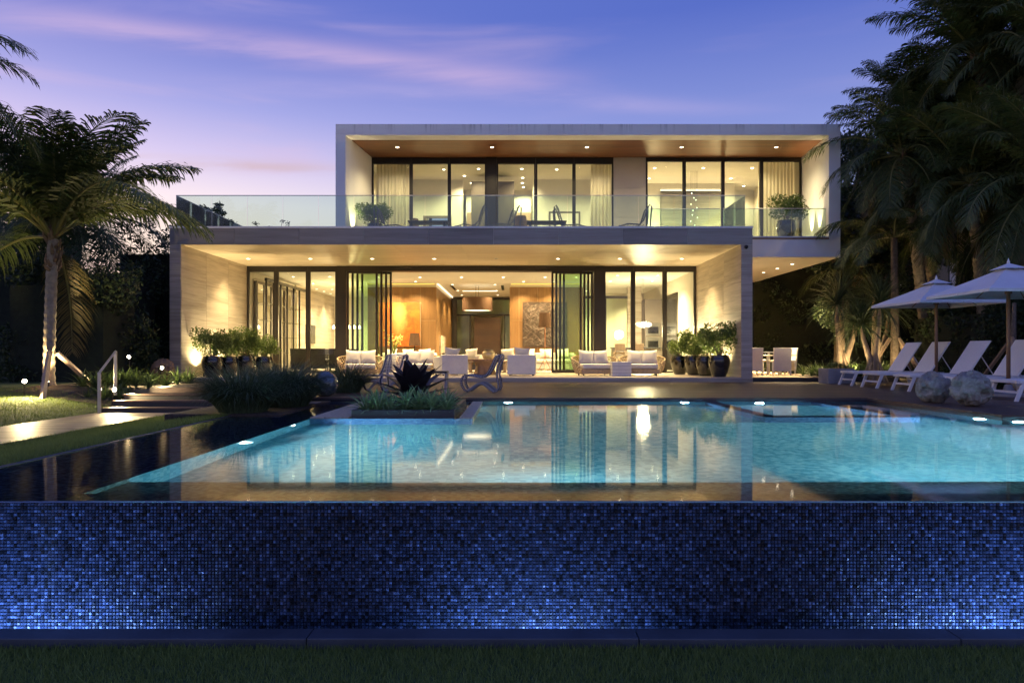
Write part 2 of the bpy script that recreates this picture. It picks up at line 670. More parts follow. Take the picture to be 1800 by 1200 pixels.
emit('lamp_disc', (1, .86, .62), 14)
emit('pool_lamp', (.80, .97, 1.0), 22)
emit('trough_lens', (.25, .5, 1.0), 3)
emit('cove', (1, .62, .12), 1.6)
emit('cove_soft', (1, .80, .48), 3.0)
emit('garden_lamp', (1, .86, .58), 40)
emit('bulb', (1, .82, .52), 14)
emit('crystal', (1, .90, .66), 4)
emit('shade_glow', (1, .74, .42), 1.3)
emit('diffuser', (1, .80, .48), 3.5)

# shades that glow a little through the cloth
m = NT('lamp_shade')
c = m.ramp(m.noise(m.pos(obj=True), 40, 3), [(.3, (.075, .045, .030)), (.7, (.105, .066, .046))])
d = m.n('ShaderNodeBsdfDiffuse', {'Color': c})
tl = m.n('ShaderNodeBsdfTranslucent', {'Color': c})
mx = m.n('ShaderNodeMixShader', {0: .06, 1: d.outputs[0], 2: tl.outputs[0]})
m.t.links.new(mx.outputs[0], m.out.inputs[0])

# orange abstract canvas
m = NT('orange_canvas')
p = m.pos(obj=True)
a = m.noise(p, 1.6, 6, .6, 1.2)
b = m.noise(p, 5, 5, .65, .6)
gx = m.n('ShaderNodeSeparateXYZ', {0: p})
blob = m.n('ShaderNodeTexGradient', {0: m.n('ShaderNodeMapping', {'Vector': p, 'Location': (0.05, 0, -.25), 'Scale': (2.0, .01, .9)}).outputs[0]}, gradient_type='SPHERICAL').outputs[1]
c = m.ramp(m.math('ADD', m.math('MULTIPLY', a, .7), m.math('MULTIPLY', b, .35)), [(.32, (.16, .032, .004)), (.48, (.34, .082, .005)), (.66, (.46, .15, .010))])
c = m.mix(m.n('ShaderNodeMapRange', {0: m.math('ADD', blob, m.math('MULTIPLY', b, .5)), 1: .45, 2: 1.1}).outputs[0], c, (.60, .36, .11))
m.bsdf(c, .7)

# dark relief panel with scratched straw-like strands
m = NT('relief_base')
m.bsdf(m.ramp(m.noise(m.pos(obj=True), 9, 4), [(.3, (.02, .013, .009)), (.7, (.06, .036, .024))]), .5)
plain('relief_strand', (.13, .09, .065), .45, .5, 3)

# mosaic tiles: value per tile in the attribute 'tone'
m = NT('mosaic_tile')
at = m.n('ShaderNodeAttribute', attribute_name='tone').outputs['Fac']
shell = m.noise(m.pos((1, 1, 1)), 140, 4, .7, 1.5)
f = m.math('ADD', m.math('MULTIPLY', at, .85), m.math('MULTIPLY', m.math('SUBTRACT', shell, .5), .5))
c = m.ramp(f, [(.05, (.005, .006, .009)), (.35, (.018, .025, .046)), (.65, (.042, .060, .115)), (.95, (.12, .165, .29))])
lime = m.noise(m.pos((7, 1, .55)), 1.0, 5, .6, .3)
c = m.mix(m.n('ShaderNodeMapRange', {0: lime, 1: .56, 2: .80, 3: 0.0, 4: .10}).outputs[0], c, (.30, .32, .33))
m.bsdf(c, .30, m.bump(shell, .35, .002), Specular_IOR_Level=.32)
plain('grout', (.012, .014, .020), .8, .3, 30)


def mosaic(name, cols, size=.021, axis='floor', rough=.25):
    m = NT(name)
    p = m.n('ShaderNodeNewGeometry').outputs['Position']
    s = m.n('ShaderNodeVectorMath', {0: p, 1: (1 / size,) * 3}, operation='MULTIPLY').outputs[0]
    fl = m.n('ShaderNodeVectorMath', {0: s}, operation='FLOOR').outputs[0]
    wnz = m.n('ShaderNodeTexWhiteNoise', {0: fl}, noise_dimensions='3D').outputs[0]
    c = m.ramp(wnz, cols)
    m.bsdf(c, rough)


mosaic('pool_floor', [(.1, (.11, .40, .52)), (.5, (.19, .53, .64)), (.9, (.32, .66, .74))], .05)
mosaic('pool_dark', [(.1, (.03, .075, .16)), (.5, (.085, .17, .31)), (.9, (.17, .30, .48))], .03)
mosaic('weir_tile', [(.1, (.05, .13, .15)), (.5, (.10, .23, .25)), (.9, (.18, .34, .35))], .03)
mosaic('spa_tile', [(.1, (.02, .07, .18)), (.5, (.06, .15, .32)), (.9, (.16, .28, .46))], .04)
plain('water_line', (.10, .24, .30), .3, .1, 4)

# pool water: refracts to the lit basin, reflects the house; small ripples stretch the reflections
m = NT('water')
geo = m.pos((1, 1, 1))
rip = m.noise(m.pos((2.2, 5.0, 1)), 2.2, 3, .55)
rip2 = m.noise(m.pos((10, 22, 1)), 1.0, 2, .5)
h = m.math('ADD', rip, m.math('MULTIPLY', rip2, .22))
nb = m.bump(h, .012, .02)
nb2 = m.bump(h, .003, .02)
fr = m.n('ShaderNodeFresnel', {'IOR': 2.7})
rf = m.n('ShaderNodeBsdfRefraction', {'Color': (.90, .98, 1.0), 'IOR': 1.33, 'Roughness': .0, 'Normal': nb})
gl = m.n('ShaderNodeBsdfGlossy', {'Color': (1, 1, 1), 'Roughness': .048, 'Normal': nb2})
mx = m.n('ShaderNodeMixShader', {0: fr.outputs[0], 1: rf.outputs[0], 2: gl.outputs[0]})
m.t.links.new(mx.outputs[0], m.out.inputs[0])

# the carved driftwood balls
m = NT('driftwood')
p = m.pos(obj=True)
a = m.noise(p, 3.0, 6, .65, 1.2)
b = m.noise(p, 14, 5, .65, .5)
c = m.ramp(a, [(.30, (.06, .05, .04)), (.48, (.22, .20, .175)), (.7, (.42, .39, .35))])
c = m.mix(.3, c, m.ramp(b, [(.35, (.12, .10, .08)), (.6, (.42, .40, .36))]))
m.bsdf(c, .6, m.bump(b, .5, .01))

# ================================================================== THE SETTING
def grid_mesh(name, mat, xs, ys, zf, kind='structure', smooth=True):
    mb = MB()
    nx, ny = len(xs), len(ys)
    mb.add([(x, y, zf(x, y)) for y in ys for x in xs],
           [(j * nx + i, j * nx + i + 1, (j + 1) * nx + i + 1, (j + 1) * nx + i) for j in range(ny - 1) for i in range(nx - 1)])
    o = mb.build(name, mat, smooth=smooth)
    return tag(o, kind=kind)


GZ = 0.0
PX0, PXB, PX1 = -3.98, -2.77, 6.40      # pool: left rim, left wall of the deep basin, right rim
PY0, PYW, PY1 = 4.10, 4.92, 12.40       # front rim, back of the submerged weir, far rim
WZ = 0.71                               # water level
DZ = 0.78                               # deck level
FZ = 0.90                               # floor level of the house and porch

# ground: one sheet to the horizon, the front lawn lies on it
g = MB()
g.add([(-900, -900, -.6), (900, -900, -.6), (900, 900, -.6), (-900, 900, -.6)], [(0, 1, 2, 3)])
tag(g.build('ground', 'lawn_soil'), 'dark ground running out to the horizon', None, kind='structure')
grid_mesh('front_lawn', 'lawn_soil', np.linspace(-40, 40, 121), np.linspace(-40, 3.66, 60),
          lambda x, y: .012 + .010 * mnoise.noise((x * .8, y * .8, 0)))['label'] = 'dark lawn in front of the pool wall'


def side_z(x, y):
    """Raised garden to the left of the pool: level with the rim, falling to the path."""
    t = min(1, max(0, (-x - 4.0) / 2.2))
    z = .70 - .24 * (t * t * (3 - 2 * t))
    if x < -7.75:
        u = min(1, (-7.75 - x) / 2.2)
        v = min(1, max(0, (y - 10.5) / 4.0))
        z += .42 * u * v
    f = min(1, max(0, (y - 2.6) / 2.0))
    return z * f + .012 * mnoise.noise((x * 1.1, y * 1.1, 3)) * f


xs_side = list(np.linspace(-40, -14, 14)) + list(np.linspace(-13.5, PX0 - .06, 40))
ys_side = list(np.linspace(2.4, 16, 60)) + list(np.linspace(17, 60, 22))
grid_mesh('side_lawn', 'lawn_soil', xs_side, ys_side, side_z)['label'] = 'raised lawn to the left of the pool'
# ground behind and to the right of the decks
grid_mesh('garden_bed', 'soil', np.linspace(11.0, 40, 20), np.linspace(4, 60, 40),
          lambda x, y: .74 + .10 * mnoise.noise((x * .6, y * .6, 9)))['label'] = 'planted bed behind the sun loungers'
grid_mesh('back_bed', 'soil', np.linspace(6.8, 10.98, 12), np.linspace(20.6, 60, 40),
          lambda x, y: .76 + .06 * mnoise.noise((x * .6, y * .6, 5)))['label'] = 'planted bed beyond the dining terrace'

# ---------------------------------------------------------------- pool basin
b = MB()
fl, PXR = .02, 9.2
# floor
b.add([(PXB, PYW, fl), (PXR, PYW, fl), (PXR, PY1, fl), (PXB, PY1, fl)], [(0, 1, 2, 3)])
# walls of the deep basin (front under the weir, left under the ledge, back, right)
lz, lzf = .635, .50
b.add([(PXB, PYW, fl), (PXR, PYW, fl), (PXR, PYW, lzf), (PXB, PYW, lzf)], [(3, 2, 1, 0)])
b.add([(PXB, PYW, fl), (PXB, PY1, fl), (PXB, PY1, lz), (PXB, PYW, lz)], [(0, 1, 2, 3)])
b.add([(PX0, PY1, fl), (PX1, PY1, fl), (PX1, PY1, WZ - .005), (PX0, PY1, WZ - .005)], [(0, 1, 2, 3)])
b.add([(PX1, 8.95, fl), (PX1, PY1, fl), (PX1, PY1, WZ - .005), (PX1, 8.95, WZ - .005)], [(3, 2, 1, 0)])
b.add([(PX1, 8.95, fl), (PXR, 8.95, fl), (PXR, 8.95, WZ - .005), (PX1, 8.95, WZ - .005)], [(0, 1, 2, 3)])
b.add([(PXR, PY0, fl), (PXR, 8.95, fl), (PXR, 8.95, WZ - .005), (PXR, PY0, WZ - .005)], [(3, 2, 1, 0)])
basin = tag(b.build('pool_basin', 'pool_floor'), 'pale turquoise mosaic basin of the swimming pool', None, kind='structure')
l = MB()
# submerged ledges: weir along the front and shelf along the left
l.add([(PX0, PY0 + .012, lz), (PXB, PY0 + .012, lz), (PXB, PYW, lz), (PX0, PYW, lz)], [(0, 1, 2, 3)])
l.add([(PX0, PYW, lz), (PXB, PYW, lz), (PXB, PY1, lz), (PX0, PY1, lz)], [(0, 1, 2, 3)])
l.build('pool_ledge', 'pool_dark', basin)
l = MB()
l.add([(PXB, PY0 + .262, lzf), (PXR, PY0 + .262, lzf), (PXR, PYW, lzf), (PXB, PYW, lzf)], [(0, 1, 2, 3)])
l.add([(PXB, PY0 + .262, lzf), (PXB, PYW, lzf), (PXB, PYW, lz), (PXB, PY0 + .262, lz)], [(0, 1, 2, 3)])
l.box(PXB, PXR, PY0 + .0125, PY0 + .261, .632, .664)
l.build('pool_weir', 'weir_tile', basin)
s = MB()
s.box(PX0 + .10, PX0 + .17, PYW - .5, PY1 - .2, lz + .003, lz + .012)
s.build('tile_line', 'spa_tile', basin)
s = MB()
s.box(PX0 - .055, PX0 - .005, PY0 - .02, PY1, .3, WZ + .004)
s.build('pool_rim', 'slate_curb', basin)
# back rim of dark slate under the deck edge
s = MB()
s.box(PX0, PX1, PY1 + .002, PY1 + .10, .2, DZ - .022)
s.box(PX1 + .002, PX1 + .10, 8.95, PY1 + .10, .2, DZ - .022)
s.box(PX1 + .102, PXR, 8.952, 9.05, .2, DZ - .022)
s.build('pool_coping', 'dark_slate', basin)

# water surface with a small rolled edge over the infinity wall
w = MB()
nx = 2
edge = [(PY0 + .0, WZ - .009), (PY0 + .002, WZ - .004), (PY0 + .005, WZ - .0012), (PY0 + .010, WZ)]
for x0, x1, y1 in ((PX0, PX1, PY1), (PX1, PXR, 8.95)):
    prof = edge + [(y1, WZ)]
    vs_ = [(x, y, z) for (y, z) in prof for x in (x0, x1)]
    w.add(vs_, [(2 * i, 2 * i + 1, 2 * i + 3, 2 * i + 2) for i in range(len(prof) - 1)])
tag(w.build('pool_water', 'water'), 'still pool water reflecting the lit house', None, kind='structure')

# underwater lamps
def pool_lamp(loc, nrm, power, deg=150):
    d = MB()
    d.disc((0, 0, 0), .075, 16, nrm)
    o = d.build('underwater_lamp', 'pool_lamp', basin, loc=Vector(loc) + Vector(nrm) * .012)
    spot(Vector(loc) + Vector(nrm) * .05, power, deg, .5, (.72, .95, 1.0), .07, nrm, 'underwater_light')


pool_lamp((PXB, 6.95, .55), (1, 0, -.0), 105)
pool_lamp((PXB, 8.55, .55), (1, 0, -.0), 95)
pool_lamp((-.10, PY1, .60), (0, -1, 0), 60)
pool_lamp((3.10, PY1, .60), (0, -1, 0), 80)
pool_lamp((PX1, 9.3, .60), (-1, 0, 0), 480)
pool_lamp((8.0, 8.95, .60), (0, -1, 0), 480)
pool_lamp((6.6, 8.95, .60), (-.3, -1, 0), 260)
pool_lamp((8.9, 5.6, .40), (-1, 0, 0), 120) if False else None
for lx in (0.4, 3.6):
    pool_lamp((lx, PYW, .30), (0, 1, 0), 22 if lx < 1 else 60)

# spa: raised mosaic box just under the water line, brightly lit inside
sp = thing('spa_basin', 'square spa with glowing water set into the far right of the pool', 'spa', (0, 0, 0))
sx0, sx1, sy0, sy1, st = 3.48, 5.62, 9.45, PY1 - .003, WZ - .012
s = MB()
s.box(sx0, sx1, sy0, sy0 + .22, fl, st)
s.box(sx0, sx0 + .22, sy0 + .222, sy1, fl, st)
s.box(sx1 - .22, sx1, sy0 + .222, sy1, fl, st)
s.build('spa_wall', 'spa_tile', sp)
s = MB()
s.box(sx0 + .224, sx1 - .224, sy0 + .224, sy1, .15, .20)
s.box(sx0 + .224, sx1 - .224, sy0 + .224, sy0 + .60, .202, .40)
s.build('spa_floor', 'pool_floor', sp)
pool_lamp(((sx0 + sx1) / 2 - .1, sy1, .48), (0, -1, -.1), 330)

# ---------------------------------------------------------------- infinity wall, curb
wall = MB()
wall.box(PX0 - .05, PXR, PY0 + .006, PY0 + .010 + .25, -.5, .63)
wall.box(PX0 - .05, PXR, PY0 + .006, PY0 + .012, .6301, WZ - .011)
pw = tag(wall.build('infinity_wall', 'grout'), 'blue mosaic infinity wall at the front of the pool', 'pool wall')
# tiles
ts, gap = .0205, .0022
cols = int((3.6 + 3.6) / ts)
rows = int((WZ + .16) / ts) + 1
tile = MB()
V, F, C = [], [], []
ch = .0030
rr = np.random.default_rng(3)
n = 0
x_start = -3.62
for r in range(rows):
    z0 = WZ - .009 - (r + 1) * ts
    for c_ in range(cols):
        x0 = x_start + c_ * ts
        if abs(x0) > 3.6:
            continue
        a, bb = x0 + gap / 2, x0 + ts - gap / 2
        lo, hi = z0 + gap / 2, z0 + ts - gap / 2
        tx, tz = rr.normal(0, .0005), rr.normal(0, .0005)
        y = PY0 - .001 + rr.normal(0, .0003)
        yb = PY0 + .006
        V += [(a, yb, lo), (bb, yb, lo), (bb, yb, hi), (a, yb, hi),
              (a + ch, y - tx - tz, lo + ch), (bb - ch, y + tx - tz, lo + ch), (bb - ch, y + tx + tz, hi - ch), (a + ch, y - tx + tz, hi - ch)]
        F += [(n + 4, n + 5, n + 6, n + 7), (n, n + 1, n + 5, n + 4), (n + 1, n + 2, n + 6, n + 5), (n + 2, n + 3, n + 7, n + 6), (n + 3, n, n + 4, n + 7)]
        q = rr.random()
        tone = rr.uniform(0, .15) if q < .13 else (rr.uniform(.8, 1) if q > .93 else rr.uniform(.25, .75))
        C += [tone] * 8
        n += 8
tile.v, tile.f, tile.c, tile.n = V, F, C, n
to = tile.build('mosaic_tile', 'mosaic_tile', pw)
to['kind'] = 'stuff'
to['label'] = 'small glossy blue and black glass tiles'
# catch basin curb in front of the wall, with its trough
cb = thing('catch_basin_curb', 'long dark slate curb at the foot of the mosaic wall', 'curb', (0, 0, 0))
cx = -4.6
k = 0
while cx < 9.2:
    wdt = 1.72 + .1 * random.random()
    s = MB()
    s.box(cx + .002, cx + wdt - .002, 3.66, 3.80, -.5, .068 + .001 * (k % 3))
    s.build('curb_stone', 'slate_curb', cb, bevel=.006)
    cx += wdt
    k += 1
s = MB()
s.box(-4.6, 9.2, 3.802, 4.104, -.5, -.40)
s.build('trough_floor', 'slate_curb', cb)
for lx in np.arange(-5.0, 6.0, .30):
    pwv = .15 + 34 * math.exp(-((lx + 2.85) / .50) ** 2) + 24 * math.exp(-((lx - .12) / .40) ** 2) + 36 * math.exp(-((lx - 2.95) / .50) ** 2)
    fx = MB()
    fx.lathe([(.035, 0), (.035, .02), (.028, .024)], 12)
    o = fx.build('trough_lamp', 'trough_lens', cb, loc=(lx, 3.86, -.398))
    spot((lx, 3.86, -.35), pwv * 2.6, 150, .6, (.22, .42, 1.0), .09, (0, .1, 1), 'trough_light')

# ---------------------------------------------------------------- decks, path and steps (planks are single pieces)
def plank_field(root, x0, x1, y0, y1, z, width, mat, lengths=(3.0, 4.6), gap=.005, thick=.022):
    y = y0
    while y < y1 - .01:
        yy = min(y + width - gap, y1)
        x = x0
        while x < x1 - .01:
            xe = x + random.uniform(*lengths)
            if x1 - xe < 1.0:
                xe = x1
            mb = MB()
            mb.box(x, min(xe, x1) - .003, y, yy, z - thick, z + random.uniform(-.0008, .0008))
            mb.build('plank', mat, root)
            x = xe
        y += width


def deck(name, label, x0, x1, y0, y1, z, mat='deck_wood', width=.145, base=.3, lengths=(4, 7)):
    mb = MB()
    mb.box(x0 + .01, x1 - .01, y0 + .01, y1 - .01, base, z - .0245)
    o = tag(mb.build(name, 'dark_slate'), label, None, kind='structure')
    plank_field(o, x0, x1, y0, y1, z, width, mat, lengths)
    return o


deck('pool_deck', 'dark timber deck between the pool and the house', PX0, 11.0, PY1 + .06, 19.17, DZ, lengths=(5, 8))
deck('lounger_deck', 'dark timber deck beside the pool carrying the loungers', PX1 + .04, 11.0, 9.0, PY1 + .055, DZ, lengths=(4.6, 4.7))
deck('landing', 'raised timber landing at the head of the garden steps', -7.36, -4.0, 13.82, 19.17, FZ, lengths=(3.4, 3.5))
deck('dining_terrace', 'lamplit timber terrace under the overhang', 6.75, 9.35, 19.5, 28.5, FZ, 'pale_wood', lengths=(2.6, 2.7))
deck('garden_path', 'timber path across the side lawn', -7.78, -6.28, 4.6, 12.78, .485, 'path_wood', .145, .2, (1.5, 1.6))
st = thing('garden_steps', 'dark timber garden steps up to the house landing', 'steps', (0, 0, 0))
for i in range(4):
    z = .46 + .11 * (i + 1)
    y = 12.8 + .335 * i
    x0 = -7.76 + .02 * i
    if i == 3:
        z = FZ - .003
    mb = MB()
    mb.box(x0 + .02, -4.02, y + .02, y + .32 if i < 3 else y + .01 + .02, .3, z - .034)
    mb.build('riser', 'dark_slate', st)
    if i < 3:
        mb = MB()
        mb.box(x0, -4.0, y, y + .17, z - .032, z)
        mb.build('tread', 'deck_wood', st, bevel=.004)
        mb = MB()
        mb.box(x0, -4.0, y + .174, y + .337, z - .032, z)
        mb.build('tread', 'deck_wood', st, bevel=.004)
    else:
        mb = MB()
        mb.box(-7.36, -4.0, y - .01, y + .012, z - .10, z)
        mb.build('nosing', 'deck_wood', st)
hr = thing('handrail', 'slim pale metal handrail beside the garden steps', 'handrail', (0, 0, 0))
for (x, y, z0, z1) in ((-7.66, 12.62, .44, 1.235), (-8.02, 13.75, .75, 1.63)):
    mb = MB()
    mb.box(x - .03, x + .03, y - .012, y + .012, z0, z1)
    mb.build('post', 'steel', hr, bevel=.004)
mb = MB()
mb.tube([(-7.66, 12.62, 1.235), (-8.02, 13.75, 1.63)], .026, 4)
mb.build('rail', 'steel', hr)

# ================================================================== THE HOUSE
H = thing('modern_house', 'two storey white and stone modern villa with lit rooms', 'house', (0, 0, 0))
GY = 24.0                      # glazing plane of both storeys
LX0, LX1 = -9.68, 6.72         # lower storey outside
IX0, IX1 = -9.36, 6.40
FY = 19.20                     # front of the lower frame
UX0, UX1 = -5.61, 10.29
UI0, UI1 = -5.30, 9.93
UY = 21.5
UF = 5.27
BY = 37.0


def part(name, mat, boxes, parent=None, bevel=0, smooth=False):
    mb = MB()
    for q in boxes:
        mb.box(*q)
    return mb.build(name, mat, parent or H, smooth, bevel)


# lower storey shell
part('floor_slab', 'stone_floor', [(LX0, LX1, FY, BY, .55, FZ - .022)])
part('roof_slab', 'plaster', [(LX0 + .021, LX1 - .021, FY + .021, BY, 4.665, 5.10)])
lw = part('side_wall', 'plaster', [(LX0 + .02, IX0 - .021, FY + .021, BY, FZ - .02, 4.66)])
rw = part('side_wall', 'plaster', [(IX1 + .021, LX1 - .02, FY + .021, BY, FZ - .02, 4.66)])
part('back_wall', 'plaster', [(IX0 - .02, IX1 + .02, BY - .2, BY + .002, FZ, 4.66)])
part('parapet_cap', 'stucco', [(LX0 - .01, LX1 + .01, FY - .012, FY + .30, 5.102, 5.155)], bevel=.004)


def panels(parent, name, mat, axis, c0, c1, u0, u1, v0, v1, us, vs_, gap=.008):
    """Stone panels on a flat face: axis is the thin direction; u, v the edges of the joints."""
    for i in range(len(us) - 1):
        for j in range(len(vs_) - 1):
            mb = MB()
            a0, a1, b0, b1 = us[i] + gap / 2, us[i + 1] - gap / 2, vs_[j] + gap / 2, vs_[j + 1] - gap / 2
            if axis == 'x':
                mb.box(c0, c1, a0, a1, b0, b1)
            elif axis == 'y':
                mb.box(a0, a1, c0, c1, b0, b1)
            else:
                mb.box(a0, a1, b0, b1, c0, c1)
            mb.build(name, mat, parent)


zr = [FZ, 1.84, 2.78, 3.72, 4.64]
panels(lw, 'stone_panel', 'stone_wall', 'x', IX0 - .018, IX0, 0, 0, 0, 0, [FY + .022, 20.8, 22.4, GY - .06], zr)
panels(rw, 'stone_panel', 'stone_wall', 'x', IX1, IX1 + .018, 0, 0, 0, 0, [FY + .022, 20.8, 22.4, GY - .06], zr)
# front ends of the side walls
panels(lw, 'end_panel', 'stone_wall', 'y', FY, FY + .018, 0, 0, 0, 0, [LX0, IX0], [.79, 1.84, 2.78, 3.72, 4.64])
panels(rw, 'end_panel', 'stone_wall', 'y', FY, FY + .018, 0, 0, 0, 0, [IX1, LX1], [.79, 1.84, 2.78, 3.72, 4.64])
panels(lw, 'flank_panel', 'stone_wall', 'x', LX0, LX0 + .018, 0, 0, 0, 0, [FY + .02, 22.4, 25.6, 28.8, 32, BY], [.79, 2.1, 3.4, 4.64])
panels(rw, 'flank_panel', 'stone_wall', 'x', LX1 - .018, LX1, 0, 0, 0, 0, [FY + .02, 22.4, 25.6, 28.8, 32, BY], [.79, 2.1, 3.4, 4.64])
fa = part('fascia', 'plaster', [(LX0 + .02, LX1 - .02, FY + .0185, FY + .0205, 4.645, 5.10)])
panels(fa, 'fascia_panel', 'stone_fascia', 'y', FY, FY + .018, 0, 0, 0, 0, list(np.linspace(LX0, LX1, 10)), [4.64, 5.10])
# front step of the porch floor: stone paving with a proud edge
fp = part('porch_floor', 'plaster', [(LX0 + .02, LX1 - .02, FY + .02, GY - .05, .6, FZ - .0215)])
panels(fp, 'paving_slab', 'stone_floor', 'z', FZ - .021, FZ, 0, 0, 0, 0, list(np.linspace(IX0, IX1, 14)), [FY - .03, 20.4, 21.6, 22.8, GY + .05])
panels(fp, 'edge_slab', 'stone_wall', 'y', FY - .03, FY - .002, 0, 0, 0, 0, list(np.linspace(LX0, LX1, 8)), [.785, FZ - .023])
pc = part('porch_ceiling', 'plaster', [(IX0, IX1, FY + .03, GY, 4.661, 4.6645)])
panels(pc, 'ceiling_panel', 'stone_ceiling', 'z', 4.64, 4.659, 0, 0, 0, 0, list(np.linspace(IX0, IX1, 9)), [FY + .02, 20.8, 22.4, GY], gap=.003)

# lower storey glazing
def window(x0, x1, y, z0, z1, fw=.06, top=.2, bot=.06, mat='glass', name='window', depth=.10, parent=None):
    f = MB()
    f.box(x0, x0 + fw, y - depth / 2, y + depth / 2, z0, z1)
    f.box(x1 - fw, x1, y - depth / 2, y + depth / 2, z0, z1)
    f.box(x0 + fw, x1 - fw, y - depth / 2 + .002, y + depth / 2 - .002, z1 - top, z1)
    f.box(x0 + fw, x1 - fw, y - depth / 2 + .002, y + depth / 2 - .002, z0, z0 + bot)
    o = f.build(name, 'bronze', parent or H)
    p = MB()
    p.add([(x0 + fw, y, z0 + bot), (x1 - fw, y, z0 + bot), (x1 - fw, y, z1 - top), (x0 + fw, y, z1 - top)], [(0, 1, 2, 3)])
    p.build('pane', mat, o)
    return o


for x0, x1 in ((IX0 - .0, -8.345), (-8.341, -7.225), (-7.221, -6.19)):
    window(x0, x1, GY, FZ + .002, 4.638, fw=.075)
part('column', 'bronze', [(-6.188, -5.86, GY - .12, GY + .25, FZ, 4.639)])
for x0, x1 in ((3.15, 4.19), (4.194, 5.30), (5.304, IX1)):
    window(x0, x1, GY, FZ + .002, 4.638, fw=.075)
part('column', 'bronze', [(2.82, 3.148, GY - .12, GY + .25, FZ, 4.639)])
part('door_track', 'bronze', [(-5.858, 2.818, GY - .16, GY + .22, 4.45, 4.639)])
part('floor_track', 'bronze', [(-5.858, 2.818, GY - .16, GY + .22, FZ + .001, FZ + .012)])
for i in range(4):
    window(-5.84 + .15 * i, -4.76 + .15 * i, GY - .11 + .085 * i, FZ + .014, 4.448, fw=.07, top=.07, bot=.09, mat='tinted_glass', name='sliding_door', depth=.06)
    window(1.32 + .14 * i, 2.38 + .14 * i, GY - .11 + .085 * i, FZ + .014, 4.448, fw=.07, top=.07, bot=.09, mat='tinted_glass', name='sliding_door', depth=.06)

# porch downlights; the fourth one from the middle is off
def downlight(x, y, z, power, deg=110, color=WARM, on=True, r=.055, parent=None, blend=.8):
    rim = MB()
    rim.lathe([(r + .022, 0), (r + .022, -.006), (r, -.008), (r, .0)], 18, cap0=False, cap1=False)
    o = rim.build('downlight', 'white_metal', parent or H, loc=(x, y, z - .0005))
    d = MB()
    d.disc((0, 0, 0), r, 16, (0, 0, -1))
    e = d.build('lens', 'lamp_disc' if on else 'dark_slate', o)
    e.location = (0, 0, -.0045)
    if on:
        spot((x, y, z - .03), power, deg, blend, color, .05, name='downlight_light')
    return o


for i in range(8):
    downlight(-8.57 + 2.0 * i, 22.05, 4.64, 60 if i == 0 else 92, 104, on=(i != 4), blend=1.0)

# ---------------------------------------------------------------- upper storey
UZ0, UZ1, UC = 4.61, 8.80, 8.45
ub = 33.0
part('upper_roof', 'stucco', [(UX0, UX1, UY, ub, UC + .035, UZ1)], bevel=.008)
part('upper_soffit', 'stucco', [(UI0, UI1, UY + .001, UY + .5, UC, UC + .034)])
mb = MB()      # left and right walls, inner faces splay a little towards the glass
mb.hexa([(UX0, UY + .0005, 5.125), (UI0, UY + .0005, 5.125), (-4.98, GY, 5.125), (UX0, GY, 5.125)], [(UX0, UY + .0005, UC + .0345), (UI0, UY + .0005, UC + .0345), (-4.98, GY, UC + .0345), (UX0, GY, UC + .0345)])
mb.box(UX0, -5.3, GY, ub, 5.125, UC + .0345)
mb.build('upper_wall', 'stucco', H)
mb = MB()
mb.hexa([(UI1, UY + .0005, UF), (UX1, UY + .0005, UF), (UX1, GY, UF), (10.12, GY, UF)], [(UI1, UY + .0005, UC + .0345), (UX1, UY + .0005, UC + .0345), (UX1, GY, UC + .0345), (10.12, GY, UC + .0345)])
mb.box(10.12, UX1, GY, ub, UF, UC + .0345)
mb.build('upper_wall', 'stucco', H)
part('upper_back_wall', 'plaster', [(UX0 + .01, UX1 - .01, ub - .2, ub - .01, UF, UC + .03)])
part('overhang_slab', 'stucco', [(6.74, UX1, UY, ub, UZ0, UF - .001)], bevel=.006)
part('upper_floor', 'stone_floor', [(UX0 + .003, 6.738, UY + .01, ub, 5.126, UF - .003)])
part('balcony_edge', 'teak', [(6.76, UI1, UY - .012, UY + .02, UF - .10, UF - .045)])
wc = part('wood_ceiling', 'wood_ceiling', [(-5.25, 10.05, UY + .502, GY, UC + .026, UC + .033)])
y = UY + .504
i = 0
while y < GY - .08:
    mb = MB()
    t0 = (y - UY) / (GY - UY)
    xl = UI0 + (-4.98 - UI0) * t0 + .004
    xr = UI1 + (10.12 - UI1) * t0 - .004
    mid = random.uniform(-1, 5)
    mb.box(xl, mid - .001, y, y + .132, UC + .004, UC + .024)
    mb.build('plank', 'wood_ceiling', wc)
    mb = MB()
    mb.box(mid + .001, xr, y, y + .132, UC + .004, UC + .024)
    mb.build('plank', 'wood_ceiling', wc)
    y += .136
# light slot at the glass
for i in range(5):
    downlight(-3.88 + 3.16 * i, 22.77, UC + .003, 32, 130, WARM2, blend=1.0)
for yy in (23.15, 24.36, 25.6):
    downlight(9.45 - .03 * (yy - 23), yy, UZ0, 210, 120)
for (xx, yy) in ((7.7, 23.4), (7.7, 25.6)):
    downlight(xx, yy, UZ0, 260, 110)
